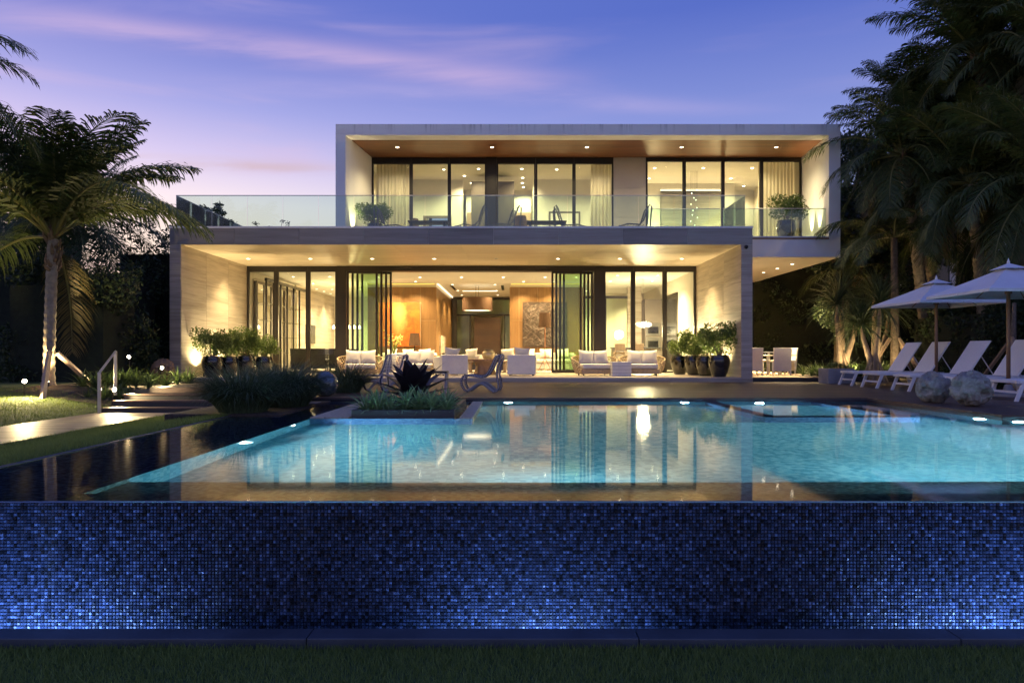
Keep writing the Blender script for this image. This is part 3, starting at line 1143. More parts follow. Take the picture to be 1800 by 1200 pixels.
# upper glazing
zb, zt = UF, UC - .005
for x0, x1 in ((-4.98, -3.605), (-3.60, -2.265), (-2.26, -.96)):
    window(x0, x1, GY, zb, zt, fw=.055, top=.22, bot=.05)
part('upper_column', 'bronze', [(-.958, -.60, GY - .10, GY + .2, zb, zt + .003)])
for x0, x1 in ((-.598, .77), (.775, 2.115), (2.12, 3.50)):
    window(x0, x1, GY, zb, zt, fw=.055, top=.22, bot=.05)
sw = part('upper_stone_wall', 'plaster', [(3.502, 4.64, GY - .02, GY + .2, zb, zt + .004)])
panels(sw, 'stone_panel', 'stone_floor', 'y', GY - .04, GY - .021, 0, 0, 0, 0, [3.502, 4.64], [zb, 6.35, 7.4, zt + .004])
for x0, x1 in ((4.645, 5.985), (5.99, 7.345), (7.35, 8.70), (8.705, 10.10)):
    window(x0, x1, GY, zb, zt, fw=.055, top=.14, bot=.05)

# terrace glass balustrade
def balustrade(name, pts, z0, z1, step=1.0, rail=.012, mat='rail_glass'):
    root = bpy.data.objects.new(name, None)
    COL.objects.link(root)
    root.parent = H
    for (a, b_) in zip(pts[:-1], pts[1:]):
        a, b_ = Vector((*a, 0)), Vector((*b_, 0))
        k = max(1, round((b_ - a).length / step))
        d = (b_ - a) / k
        e = d.normalized() * .006
        nrm = Vector((-d.y, d.x, 0)).normalized() * .006
        lo, hi = Vector((0, 0, z0)), Vector((0, 0, z1))
        for i in range(k):
            p0, p1 = a + d * i + e, a + d * (i + 1) - e
            q = [p0 - nrm, p1 - nrm, p1 + nrm, p0 + nrm]
            mb = MB()
            mb.hexa([p + lo for p in q], [p + hi for p in q])
            mb.build('pane', mat, root)
        mb = MB()
        mb.tube([(a.x, a.y, z1 + rail), (b_.x, b_.y, z1 + rail)], rail, 6)
        mb.build('top_rail', 'steel', root)
    return root


balustrade('balustrade', [(-9.6, 27.0), (-9.6, 19.42), (6.58, 19.42), (6.58, 21.46)], 5.10, 6.06)
balustrade('balustrade', [(6.62, 21.6), (9.88, 21.6)], UF + .0, 6.15, 1.1)
balustrade('balustrade', [(4.25, 21.64), (6.56, 21.64)], UF + .0, 6.15, 1.1)
part('terrace_floor', 'stone_floor', [(LX0 + .03, 6.70, FY + .302, UY - .005, 5.102, 5.12), (LX0 + .03, UX0 - .01, UY - .004, BY, 5.102, 5.12)])

# security camera under the fascia
cam_o = MB()
cam_o.lathe([(.03, 0), (.05, -.02), (.055, -.05), (.035, -.09), (.01, -.105)], 14)
tag(cam_o.build('security_camera', 'tv_black', loc=(6.53, FY - .035, 4.62 - .0)), 'small round security camera on the stone fascia corner', 'camera')

# ---------------------------------------------------------------- interior, lower storey
IC = 4.50
part('interior_ceiling', 'plaster_white', [(IX0, IX1, GY + .252, 35.6, IC, IC + .03)])
part('interior_floor', 'stone_floor', [(IX0, IX1, GY + .06, 36.7, FZ - .02, FZ)])
part('interior_wall', 'stone_wall', [(IX0, IX0 + .05, 29.2, 36.6, FZ, IC)])
part('interior_wall', 'plaster', [(IX1 - .05, IX1, GY + .06, 36.6, FZ, IC)])
part('interior_wall', 'plaster', [(IX0 + .05, -6.1, 35.4, 35.6, FZ, IC)])
# timber volume with the painting, its right face runs back to the entrance
tv = part('timber_wall', 'plaster', [(-6.1, -3.255, 28.525, 35.6, FZ, IC - .001)])
for (a, b_) in ((-6.1, -5.35), (-5.35, -4.62), (-4.62, -3.90), (-3.90, -3.23)):
    for (z0, z1) in ((FZ + .02, 2.95), (2.95, IC - .16)):
        part('panel', 'panel_wood', [(a + .003, b_ - .003, 28.5, 28.523, z0 + .003, z1 - .003)], tv)
for k in range(6):
    y0 = 28.5 + k * 1.18
    for (z0, z1) in ((FZ + .02, 3.3), (3.3, IC - .16)):
        part('panel', 'panel_wood', [(-3.253, -3.23, y0 + .003, y0 + 1.177, z0 + .003, z1 - .003)], tv)
part('cove_light', 'cove', [(-6.1, -3.30, 28.44, 28.48, IC - .05, IC - .02)], tv)
part('cove_light', 'cove_soft', [(-3.19, -3.15, 28.5, 35.5, IC - .05, IC - .02)], tv)
tr_ = part('timber_wall', 'plaster', [(-.145, 2.9, 28.525, 29.2, FZ, IC - .001)])
for (a, b_) in ((-.17, .22), (.22, 1.0), (1.0, 1.78), (1.78, 2.9)):
    for (z0, z1) in ((FZ + .02, 2.95), (2.95, IC - .16)):
        part('panel', 'panel_wood', [(a + .003, b_ - .003, 28.5, 28.523, z0 + .003, z1 - .003)], tr_)
part('cove_light', 'cove', [(-.1, 2.85, 28.44, 28.48, IC - .05, IC - .02)], tr_)
# fireplace niche
fpz = part('fireplace', 'stone_wall', [(-3.229, -3.15, 29.6, 31.5, FZ + .01, 2.35)], tv)
part('firebox', 'tv_black', [(-3.149, -3.146, 30.0, 31.1, 1.15, 1.6)], fpz)
# entrance: tall glass with a wide timber door
ew = part('entrance_wall', 'bronze', [(-3.2, -2.95, 35.4, 35.6, FZ, IC), (-2.95, .6, 35.4, 35.6, 4.36, IC), (-2.95, .6, 35.42, 35.58, 3.52, 3.60), (-2.3, -2.22, 35.42, 35.58, FZ, 3.52), (-.52, -.44, 35.42, 35.58, FZ, 3.52)])
dr_ = part('entrance_door', 'dark_door', [(-2.05, -.68, 35.42, 35.5, FZ, 3.45)], ew)
for k in range(8):
    part('board', 'dark_door', [(-2.04, -.69, 35.40, 35.419, FZ + .02 + .315 * k, FZ + .325 + .315 * k)], dr_)
for (a, b_, z0, z1) in ((-2.95, .6, 3.6, 4.36), (-2.95, -2.3, FZ, 3.52), (-.44, .6, FZ, 3.52)):
    mb = MB()
    mb.add([(a, 35.5, z0), (b_, 35.5, z0), (b_, 35.5, z1), (a, 35.5, z1)], [(0, 1, 2, 3)])
    mb.build('pane', 'tinted_glass', ew)
part('hall_wall', 'plaster', [(-3.2, 2.0, 36.4, 36.6, FZ, IC)])
part('hall_wall', 'plaster', [(-.10, .0, 29.21, 35.4, FZ, IC - .002)])
# ceiling slots
for (a, b_) in ((-2.75, -2.63), (-.55, -.43)):
    part('ceiling_slot', 'tv_black', [(a, b_, 29.3, 31.6, IC - .004, IC - .001)])
part('ceiling_tray', 'cove_soft', [(-2.4, -.8, 31.9, 32.2, IC - .006, IC - .002)])
# kitchen partition on the right: glazed screen and oven wall
part('kitchen_wall', 'stone_wall', [(5.0, 5.62, 30.0, 30.2, FZ, IC - .002)])
kc = part('kitchen_cabinet', 'cabinet_grey', [(5.62, IX1 - .052, 29.2, 30.0, FZ, 3.9)])
for z0 in (1.75, 2.35):
    ov = part('oven', 'oven_steel', [(5.66, 6.26, 29.17, 29.198, z0, z0 + .52)], kc)
    part('oven_window', 'tv_black', [(5.74, 6.18, 29.16, 29.169, z0 + .08, z0 + .36)], ov)
scr = part('glazed_screen', 'bronze', [(2.95, 3.05, 29.95, 30.05, FZ, 4.1), (3.05, 5.0, 29.95, 30.05, 3.98, 4.1), (4.0, 4.07, 29.96, 30.04, FZ, 3.98)])
for a, b_ in ((3.05, 4.0), (4.07, 5.0)):
    mb = MB()
    mb.add([(a, 30, FZ), (b_, 30, FZ), (b_, 30, 3.98), (a, 30, 3.98)], [(0, 1, 2, 3)])
    mb.build('pane', 'tinted_glass', scr)
part('kitchen_back_wall', 'plaster', [(2.9, IX1 - .05, 33.5, 33.7, FZ, IC - .002)])
# side door in the right wall of the kitchen
sd = part('side_door', 'bronze', [(IX1 - .085, IX1 - .052, 26.4, 26.5, FZ, 3.95), (IX1 - .085, IX1 - .052, 28.3, 28.4, FZ, 3.95), (IX1 - .085, IX1 - .052, 26.5, 28.3, 3.85, 3.95)])
part('door_leaf', 'tv_black', [(IX1 - .07, IX1 - .053, 26.5, 28.3, FZ, 3.85)], sd)
# left room: glazed wine cabinet along the side wall
wcab = part('wine_cabinet', 'cabinet_grey', [(IX0 + .002, IX0 + .10, GY + .6, 29.19, FZ, 4.2)])
for k in range(6):
    y0 = GY + .62 + k * .76
    part('cabinet_frame', 'bronze', [(IX0 + .40, IX0 + .46, y0, y0 + .06, FZ, 4.2)], wcab)
    part('mirror_panel', 'mirror', [(IX0 + .101, IX0 + .11, y0 + .08, y0 + .70, FZ + .1, 4.1)], wcab)
    for z in (1.6, 2.2, 2.8, 3.4):
        part('shelf', 'glass_ware', [(IX0 + .12, IX0 + .40, y0 + .08, y0 + .70, z, z + .012)], wcab)
part('cabinet_header', 'bronze', [(IX0 + .38, IX0 + .48, GY + .6, 29.19, 4.2, 4.3)], wcab)

# interior downlights
for (x, y) in ((-8.4, 26.0), (-7.0, 26.0), (-8.4, 28.6), (-7.0, 28.6), (-8.3, 31.2), (-7.0, 31.2), (-8.3, 33.6), (-7.0, 33.6)):
    downlight(x, y, IC, 72, 125, WARM2)
for y in (29.8, 31.0, 32.2, 33.4, 34.6):
    downlight(-8.95, y, IC, 14, 70, WARM2)
for (x, y) in ((-5.2, 26.2), (-3.6, 26.2), (-2.0, 26.2), (-.4, 26.2), (1.2, 26.2), (2.4, 26.2), (-5.0, 27.8), (-4.0, 27.8), (.4, 27.8), (1.6, 27.8)):
    downlight(x, y, IC, 58, 120, WARM)
for (x, y) in ((-2.6, 29.0), (-.8, 29.0), (-2.6, 31.8), (-.8, 31.8), (-2.6, 34.2), (-.8, 34.2)):
    downlight(x, y, IC, 46, 110, WARM)
for (x, y) in ((3.9, 25.6), (5.4, 25.6), (3.9, 27.6), (5.6, 27.6), (4.2, 31.6), (5.6, 32.4), (3.4, 32)):
    downlight(x, y, IC, 70, 125, WARM2)

# ---------------------------------------------------------------- interior, upper storey
RC = 8.415
part('room_ceiling', 'plaster_white', [(-5.28, 10.1, GY + .21, ub - .21, RC, RC + .03)])
part('room_floor', 'stone_floor', [(-5.28, 10.1, GY + .06, ub - .21, UF - .002, UF + .006)])
part('room_wall', 'plaster', [(-5.29, -5.24, GY + .06, ub - .21, UF + .01, RC)])
part('room_wall', 'plaster', [(10.06, 10.11, GY + .06, ub - .21, UF + .01, RC)])
part('room_wall', 'plaster_white', [(-5.2, -2.0, 26.9, 27.05, UF + .01, RC - .002)])
part('room_wall', 'plaster_white', [(-.84, -.72, GY + .205, ub - .22, UF + .01, RC - .002)])
part('room_wall', 'plaster_white', [(.75, 3.9, 26.9, 27.05, UF + .01, RC - .002)])
part('room_wall', 'plaster_white', [(3.9, 4.3, GY + .205, ub - .22, UF + .01, RC - .003)])
part('wardrobe_wall', 'cabinet_grey', [(-1.62, -.85, 26.0, 26.6, UF + .01, 8.12)])
part('wardrobe_wall', 'cabinet_grey', [(-.71, .02, 26.0, 26.6, UF + .01, 8.12)])
dd = part('room_door', 'pale_wood', [(-1.95, -1.25, 28.5, 28.6, UF + .01, 7.45)])
dd = part('room_door', 'pale_wood', [(.08, .72, 28.5, 28.6, UF + .01, 7.45)])
part('room_wall', 'plaster_white', [(-2.0, .75, 28.61, 28.7, UF + .01, RC - .004)])
nw = part('niche_wall', 'stone_wall', [(5.9, 8.4, 27.6, 27.8, UF + .01, 8.0)])
part('niche_surround', 'plaster_white', [(5.4, 5.898, 27.5, 27.8, UF + .01, RC - .004), (8.402, 8.9, 27.5, 27.8, UF + .01, RC - .004), (5.9, 8.4, 27.5, 27.8, 8.2, RC - .004)], nw)
part('cove_light', 'cove_soft', [(5.92, 8.38, 27.55, 27.59, 8.14, 8.17)], nw)
part('room_wall', 'plaster_white', [(4.31, 10.05, 28.6, 28.7, UF + .01, RC - .004)])
for (x, y) in ((-4.2, 25.4), (-2.6, 25.4), (-1.9, 26.3), (-1.3, 25.3), (-1.7, 27.4), (-1.5, 28.1), (.3, 25.3), (1.6, 25.4), (3.0, 25.4), (.35, 26.6), (.35, 27.4), (.4, 28.1)):
    downlight(x, y, RC, 26, 140, WARM2)
for (x, y) in ((5.2, 25.2), (7.0, 25.2), (8.8, 25.2), (5.3, 26.7), (8.5, 26.7), (9.4, 27.9), (4.9, 27.9)):
    downlight(x, y, RC, 18, 140, WARM2)

# ================================================================== FURNITURE AND OBJECTS
# ---------------------------------------------------------------- wicker tub chairs on the porch
def make_wicker_chair():
    root = thing('wicker_chair', '', 'chair', (0, 0, 0))
    # open basket of crossing canes: plan is a wide U, open to the front (-Y)
    def ring(t, r):
        a = PI * (1.12 - 1.24 * t) if False else (-.22 + 1.44 * t) * PI
        return Vector((math.cos(a) * .70 * r, math.sin(a) * .54 * r - .02, 0))
    cane = MB()
    zt = lambda t: .36 + .26 * math.sin(PI * min(1, max(0, t))) ** .7
    n = 30
    for k in range(n):
        for sgn in (1, -1):
            t0 = k / (n - 1)
            pts = []
            for s in range(5):
                u = s / 4
                t = min(1.0, max(0.0, t0 + sgn * .16 * (u - .5) + random.uniform(-.01, .01)))
                p = ring(t, .84 + .18 * math.sin(u * PI * .6))
                p.z = .06 + u * (zt(t) - .06)
                pts.append(p)
            cane.tube(pts, .012, 4, caps=False)
    cane.build('basket', 'rope', root)
    rim = MB()
    pts = []
    for k in range(25):
        t = k / 24
        p = ring(t, 1.01)
        p.z = zt(t)
        pts.append(p)
    rim.tube(pts, .022, 6)
    rim.build('rim', 'rope', root)
    base = MB()
    base.box(-.52, .52, -.46, .36, .05, .20)
    base.build('seat_base', 'rope', root, bevel=.03)
    wv = MB()                               # woven front apron
    for i in range(26):
        x = -.49 + .98 * i / 25
        wv.box(x - .012, x + .012, -.474 - .006 * (i % 2), -.462, .05, .20)
    for z in (.08, .115, .15, .185):
        wv.box(-.5, .5, -.477, -.464, z - .008, z + .008)
    wv.build('apron', 'rope', root)
    for sx in (-1, 1):
        for sy in (-1, 1):
            f = MB()
            f.lathe([(.02, 0), (.026, .06)], 8, (sx * .42, sy * .32 - .02, 0))
            f.build('foot', 'bronze', root)
    cu = MB()
    cu.box(-.47, .47, -.43, .30, .205, .36)
    cu.build('seat_cushion', 'cushion', root, bevel=.05)
    for x, rz, ry in ((-.21, .10, .10), (.23, -.12, -.07)):
        p = MB()
        p.pillow((x, .17, .56), .52, .46, .20, (-.30, ry, rz))
        p.build('back_pillow', 'cushion', root, smooth=True)
    return root


wick = make_wicker_chair()
place_copies(wick, [((-4.85, 21.6, FZ), R(12), 'wicker tub chair with white pillows behind the grass clump'),
                    ((-3.05, 21.9, FZ), R(-4), 'wicker tub chair with pillows under the brown table lamp'),
                    ((2.50, 21.2, FZ), R(8), 'wicker tub chair left of the white cube table'),
                    ((4.02, 21.4, FZ), R(-8), 'wicker tub chair right of the white cube table')], 'wicker tub chairs on the porch')
for o in (-1,):
    t = thing('cube_table', 'low white slatted cube table between two wicker chairs', 'table', (3.24, 20.75, FZ))
    mb = MB()
    mb.box(-.29, .29, -.29, .29, 0, .40)
    mb.build('body', 'white_fabric', t, bevel=.012)
    mb = MB()
    mb.box(-.30, .30, -.30, .30, .402, .43)
    mb.build('top', 'white_metal', t, bevel=.006)
    for z in (.10, .20, .30):
        mb = MB()
        mb.box(-.294, .294, -.294, .294, z - .004, z + .004)
        mb.build('groove', 'concrete', t)


# ---------------------------------------------------------------- white block armchairs and sofas
def make_block_chair(w=.86, d=.86, name='armchair', pillows=1, arm=.16, h=.64):
    root = thing(name, '', 'armchair' if w < 1.2 else 'sofa', (0, 0, 0))
    mb = MB()
    mb.box(-w / 2 + arm + .002, w / 2 - arm - .002, -d / 2 + .02, d / 2 - .182, .06, .30)
    mb.build('seat_base', 'white_fabric', root, bevel=.012)
    mb = MB()
    mb.box(-w / 2 + arm + .004, w / 2 - arm - .004, -d / 2, d / 2 - .184, .302, .44)
    mb.build('seat_cushion', 'white_fabric', root, bevel=.035)
    for s in (-1, 1):
        mb = MB()
        a, b_ = sorted((s * w / 2, s * (w / 2 - arm)))
        mb.box(a, b_, -d / 2, d / 2 - .182, .04, h - .06)
        mb.build('arm', 'white_fabric', root, bevel=.025)
    mb = MB()
    mb.box(-w / 2, w / 2, d / 2 - .18, d / 2, .04, h)
    mb.build('backrest', 'white_fabric', root, bevel=.03)
    for k in range(pillows):
        p = MB()
        x = 0 if pillows == 1 else -w * .3 + w * .6 * k / (pillows - 1)
        p.pillow((x, d / 2 - .30, .66), .5, .42, .18, (-.3, random.uniform(-.15, .15), random.uniform(-.2, .2)))
        p.build('pillow', 'cushion', root, smooth=True)
    for sx in (-1, 1):
        for sy in (-1, 1):
            f = MB()
            f.box(sx * (w / 2 - .08) - .02, sx * (w / 2 - .08) + .02, sy * (d / 2 - .08) - .02, sy * (d / 2 - .08) + .02, 0, .04)
            f.build('foot', 'bronze', root)
    return root


arm_ = make_block_chair()
place_copies(arm_, [((-1.98, 21.35, FZ), R(205), 'white block armchair left of the timber stump table, back turned to the pool'),
                    ((.26, 21.15, FZ), R(176), 'white block armchair right of the stump table, back turned to the pool'),
                    ((-1.62, 25.6, FZ), R(-12), 'white armchair left of the round vase inside the living room'),
                    ((-.20, 25.6, FZ), R(10), 'white armchair right of the round vase inside the living room')], 'white block armchairs')
sofa = make_block_chair(2.3, .95, 'sofa', 3, .2, .70)
place_copies(sofa, [((-4.3, 27.6, FZ), 0, 'white sofa with pillows under the orange painting'),
                    ((1.30, 27.4, FZ), 0, 'white sofa with pillows under the dark relief panel')], 'white sofas in the living room')
t = thing('stump_table', 'table of a root stump with a timber slab top', 'table', (-.92, 21.9, FZ))
mb = MB()
prof = [(.34, 0), (.30, .10), (.27, .25), (.33, .38), (.40, .44)]
nseg = 28
verts, faces = [], []
for i, (r, z) in enumerate(prof):
    for j in range(nseg):
        a = 2 * PI * j / nseg
        k = r * (1 + .16 * math.sin(5 * a + i * .3) + .09 * mnoise.noise((math.cos(a) * 3, math.sin(a) * 3, z * 4)))
        verts.append((k * math.cos(a), k * math.sin(a), z))
for i in range(len(prof) - 1):
    for j in range(nseg):
        faces.append((i * nseg + j, i * nseg + (j + 1) % nseg, (i + 1) * nseg + (j + 1) % nseg, (i + 1) * nseg + j))
mb.add(verts, faces)
mb.build('root_base', 'stump_wood', t, smooth=True)
mb = MB()
mb.box(-.62, .62, -.40, .40, .442, .50)
mb.build('slab_top', 'teak', t, bevel=.012)
t = thing('coffee_table', 'long timber coffee table in the living room', 'table', (-.95, 24.9, FZ))
mb = MB()
mb.box(-.75, .75, -.35, .35, .36, .42)
mb.build('top', 'pale_wood', t, bevel=.006)
for sx in (-1, 1):
    mb = MB()
    mb.box(sx * .62 - .05, sx * .62 + .05, -.30, .30, 0, .358)
    mb.build('leg', 'pale_wood', t)
vz = thing('glass_vase', 'round bronze glass vase on the coffee table', 'vase', (-.92, 24.9, FZ + .42))
mb = MB()
mb.lathe([(.09, 0), (.20, .08), (.25, .20), (.23, .31), (.16, .37), (.17, .39)], 24, cap1=False)
mb.build('body', 'glass_ware', vz, smooth=True)
mb = MB()
mb.lathe([(.168, 0), (.178, .012), (.168, .024)], 24, (0, 0, .382), False, False)
mb.build('lip', 'bronze', vz)

# ---------------------------------------------------------------- looped rope lounge chairs on the deck
def make_loop_chair():
    root = thing('loop_chair', '', 'lounge chair', (0, 0, 0))
    # closed side profile (x forward to the seat front, z up)
    pr = [(.40, .775), (.34, .76), (.29, .66), (.22, .50), (.14, .37), (.04, .315), (-.12, .335), (-.26, .355), (-.36, .33), (-.40, .25), (-.385, .14), (-.33, .05), (-.26, .025), (-.17, .09), (-.06, .165), (.02, .185), (.10, .155), (.20, .075), (.28, .02), (.35, .03), (.385, .10), (.37, .22), (.345, .38), (.37, .55), (.425, .70), (.43, .76)]
    k = len(pr)
    for s in (-1, 1):
        mb = MB()
        mb.tube([(x, s * .245, z) for x, z in pr], .024, 6, closed=True)
        mb.build('side_frame', 'grey_rope', root, smooth=True)
    # densify for the wrapped rungs
    rung = MB()
    pts = [Vector((x, 0, z)) for x, z in pr]
    for i in range(k):
        a, b_ = pts[i], pts[(i + 1) % k]
        nseg = max(1, round((b_ - a).length / .034))
        lower = .0 < i and 12 <= i <= 17
        if lower:
            continue
        for j in range(nseg):
            p = a + (b_ - a) * (j / nseg)
            for y0, y1 in ((-.285, -.205), (.205, .285)):
                rung.tube([(p.x, y0, p.z), (p.x, y1, p.z)], .0125, 6)
            if i <= 7:
                rung.tube([(p.x, -.22, p.z), (p.x, .22, p.z)], .008, 4, caps=False)
    rung.build('cord_wrap', 'pale_rope', root)
    ft = MB()
    low = [pr[i] for i in range(12, 19)]
    for s in (-1, 1):
        ft.tube([(x, s * .245, z) for x, z in low], .030, 6)
    ft.build('runner', 'concrete', root)
    return root


lc = make_loop_chair()
place_copies(lc, [((-.67, 14.4, DZ), R(-6), 'grey looped rope lounge chair standing alone on the deck'),
                  ((-2.75, 14.6, DZ), R(58), 'grey looped rope lounge chair beside the dark bromeliad')], 'looped rope lounge chairs')
t = thing('side_table', 'dark grey box side table behind the dark bromeliad', 'table', (-1.62, 14.3, DZ))
mb = MB()
mb.box(-.24, .24, -.24, .24, .40, .44)
mb.build('top', 'dark_slate', t, bevel=.006)
for s in (-1, 1):
    mb = MB()
    mb.obox((s * .21, 0, .20), (.035, .46, .398), (0, s * .02, 0))
    mb.build('side_panel', 'concrete', t, bevel=.004)

# ---------------------------------------------------------------- polished vase-like sphere by the pool, carved root balls
def rough_ball(name, label, loc, r, seed, holes, mat, cat, amp=.08, flat=True):
    import bmesh
    bm = bmesh.new()
    bmesh.ops.create_icosphere(bm, subdivisions=5, radius=1)
    rng = random.Random(seed)
    hs = []
    for _ in range(holes):
        v = Vector((rng.uniform(-1, 1), rng.uniform(-1, .5), rng.uniform(-.8, 1))).normalized()
        hs.append((v, rng.uniform(.10, .34), rng.uniform(.15, .45)))
    for v in bm.verts:
        d = v.co.normalized()
        k = 1 + amp * mnoise.noise(d * 1.7 + Vector((seed, 0, 0))) + amp * .6 * mnoise.noise(d * 4.5 + Vector((0, seed, 0))) + amp * .25 * mnoise.noise(d * 13)
        for h, w, dep in hs:
            q = (d - h).length
            q *= 1 + .5 * mnoise.noise(d * 5 + Vector((seed, seed, 0)))
            if q < w:
                k -= dep * (1 - (q / w) ** 2) ** .8
        dd_ = mnoise.voronoi(d * 2.6 + Vector((seed * 3.1, 0, 0)))[0]
        k -= .10 * max(0, 1 - (dd_[1] - dd_[0]) / .16) * (1 if amp > .05 else 0)
        # long grooves
        k -= .025 * max(0, math.sin(9 * mnoise.noise(d * 1.3 + Vector((0, 0, seed))) + 4 * d.z)) ** 6
        v.co = d * k * r
    if flat:
        for v in bm.verts:
            if v.co.z < -r * .93:
                v.co.z = -r * .93
    me = bpy.data.meshes.new(name)
    bm.to_mesh(me)
    bm.free()
    me.materials.append(MAT[mat])
    me.polygons.foreach_set('use_smooth', [True] * len(me.polygons))
    o = bpy.data.objects.new(name, me)
    COL.objects.link(o)
    o.location = (loc[0], loc[1], loc[2] + r * .93)
    o.rotation_euler = (0, 0, seed)
    return tag(o, label, cat)


rough_ball('root_ball', 'weathered carved root ball on the deck, nearer the house', (6.92, 11.25, DZ), .268, 3, 16, 'driftwood', 'sculpture')
rough_ball('root_ball', 'weathered carved root ball on the deck, nearer the camera', (7.06, 10.55, DZ), .285, 11, 20, 'driftwood', 'sculpture', .10)
rough_ball('root_ball', 'small lamplit driftwood root at the corner of the house', (-9.35, 18.2, .86), .30, 21, 10, 'stump_wood', 'sculpture', .14)
rough_ball('glazed_sphere', 'dark glazed sphere beside the grass clump at the pool', (-3.58, 12.95, DZ), .25, 5, 0, 'vase_glaze', 'sculpture', .03)

# ---------------------------------------------------------------- pool planter and its frame
pl = thing('pool_planter', 'black planter box standing in the pool', 'planter', (0, 0, 0))
px0, px1, py0, py1 = -2.24, -.82, 9.42, 11.7
for q in ((px0, px1, py0, py0 + .06), (px0, px1, py1 - .06, py1), (px0, px0 + .06, py0 + .061, py1 - .061), (px1 - .06, px1, py0 + .061, py1 - .061)):
    mb = MB()
    mb.box(*q, .2, WZ + .10)
    mb.build('side', 'dark_slate', pl, bevel=.004)
mb = MB()
mb.box(px0 + .062, px1 - .062, py0 + .062, py1 - .062, .2, WZ + .05)
mb.build('soil', 'soil', pl)
fr_ = thing('planter_surround', 'stone rim around the black pool planter', 'kerb', (0, 0, 0))
for q in ((-2.78, -2.60, 9.32, 12.36), (-.74, -.56, 9.32, 12.36)):
    mb = MB()
    mb.box(*q, fl, WZ + .012)
    mb.build('rim_stone', 'gravel_stone', fr_, bevel=.005)
mb = MB()
mb.box(-2.598, -2.26, 9.36, 12.36, fl, WZ + .010)
mb.build('rim_stone', 'gravel_stone', fr_)
mb = MB()
mb.box(-2.78, -.56, 9.26, 9.318, fl, WZ - .006)
mb.build('rim_face', 'spa_tile', fr_)
mb = MB()
mb.box(-.80, -.742, 9.42, 12.3, fl, WZ - .06)
mb.build('channel', 'tv_black', fr_)
t = thing('pool_step_stone', 'pale stone ledge at the waterline beside the glazed sphere', 'ledge', (0, 0, 0))
mb = MB()
mb.box(-3.9, -3.38, 11.6, 12.0, fl, WZ + .03)
mb.build('ledge', 'concrete', t, bevel=.004)

# ---------------------------------------------------------------- sun loungers
def make_lounger():
    root = thing('sun_lounger', '', 'sun lounger', (0, 0, 0))      # foot end at x=0, head towards +x; near side at -y
    W = .66
    for y in (-W / 2, W / 2):
        mb = MB()
        mb.box(0.02, 1.98, y - .022, y + .022, .30, .355)
        mb.build('side_rail', 'white_metal', root, bevel=.008)
    for x, lean in ((.10, -.12), (1.72, .06)):
        for y in (-W / 2, W / 2):
            mb = MB()
            mb.hexa([(x + lean - .03, y - .02, 0), (x + lean + .03, y - .02, 0), (x + lean + .03, y + .02, 0), (x + lean - .03, y + .02, 0)],
                    [(x - .035, y - .02, .30), (x + .035, y - .02, .30), (x + .035, y + .02, .30), (x - .035, y + .02, .30)])
            mb.build('leg', 'white_metal', root, bevel=.004)
        mb = MB()
        mb.box(x + lean * .4 - .015, x + lean * .4 + .015, -W / 2 + .022, W / 2 - .022, .13, .17)
        mb.build('stretcher', 'white_metal', root)
    mb = MB()
    mb.box(0, .05, -W / 2, W / 2, .302, .358)
    mb.build('foot_bar', 'white_metal', root, bevel=.008)
    mb = MB()
    mb.box(.052, 1.22, -W / 2 + .024, W / 2 - .024, .336, .362)
    mb.build('seat_sling', 'sling', root, bevel=.006)
    a = R(57)
    L = .84
    c = Vector((1.24 + math.cos(a) * L / 2, 0, .365 + math.sin(a) * L / 2))
    mb = MB()
    mb.obox(c, (L, W - .05, .025), (0, -a, 0))
    b_ = mb.build('back_sling', 'sling', root, bevel=.006)
    mb = MB()
    for y in (-W / 2 + .01, W / 2 - .01):
        mb.tube([(1.24, y, .36), (1.24 + math.cos(a) * L, y, .36 + math.sin(a) * L)], .017, 6)
    e = (1.24 + math.cos(a) * L, .36 + math.sin(a) * L)
    mb.tube([(e[0], -W / 2, e[1]), (e[0], W / 2, e[1])], .017, 6)
    mb.build('back_frame', 'white_metal', root)
    mb = MB()
    for y in (-W / 2 + .05, W / 2 - .05):
        mb.tube([(1.24 + math.cos(a) * .5, y, .36 + math.sin(a) * .5), (1.80, y, .33)], .012, 5)
    mb.build('back_strut', 'white_metal', root)
    return root


lo = make_lounger()
place_copies(lo, [((8.42, 17.3, DZ), R(-1), 'white sun lounger nearest the house, at the grey planter'),
                  ((8.40, 16.1, DZ), R(1), 'second white sun lounger from the house'),
                  ((8.40, 14.8, DZ), R(-1), 'middle white sun lounger of the row of five'),
                  ((8.42, 13.4, DZ), R(1), 'white sun lounger half hidden by the carved root balls'),
                  ((8.50, 11.85, DZ), 0, 'white sun lounger nearest the camera, cut by the frame')], 'white sun loungers beside the pool')


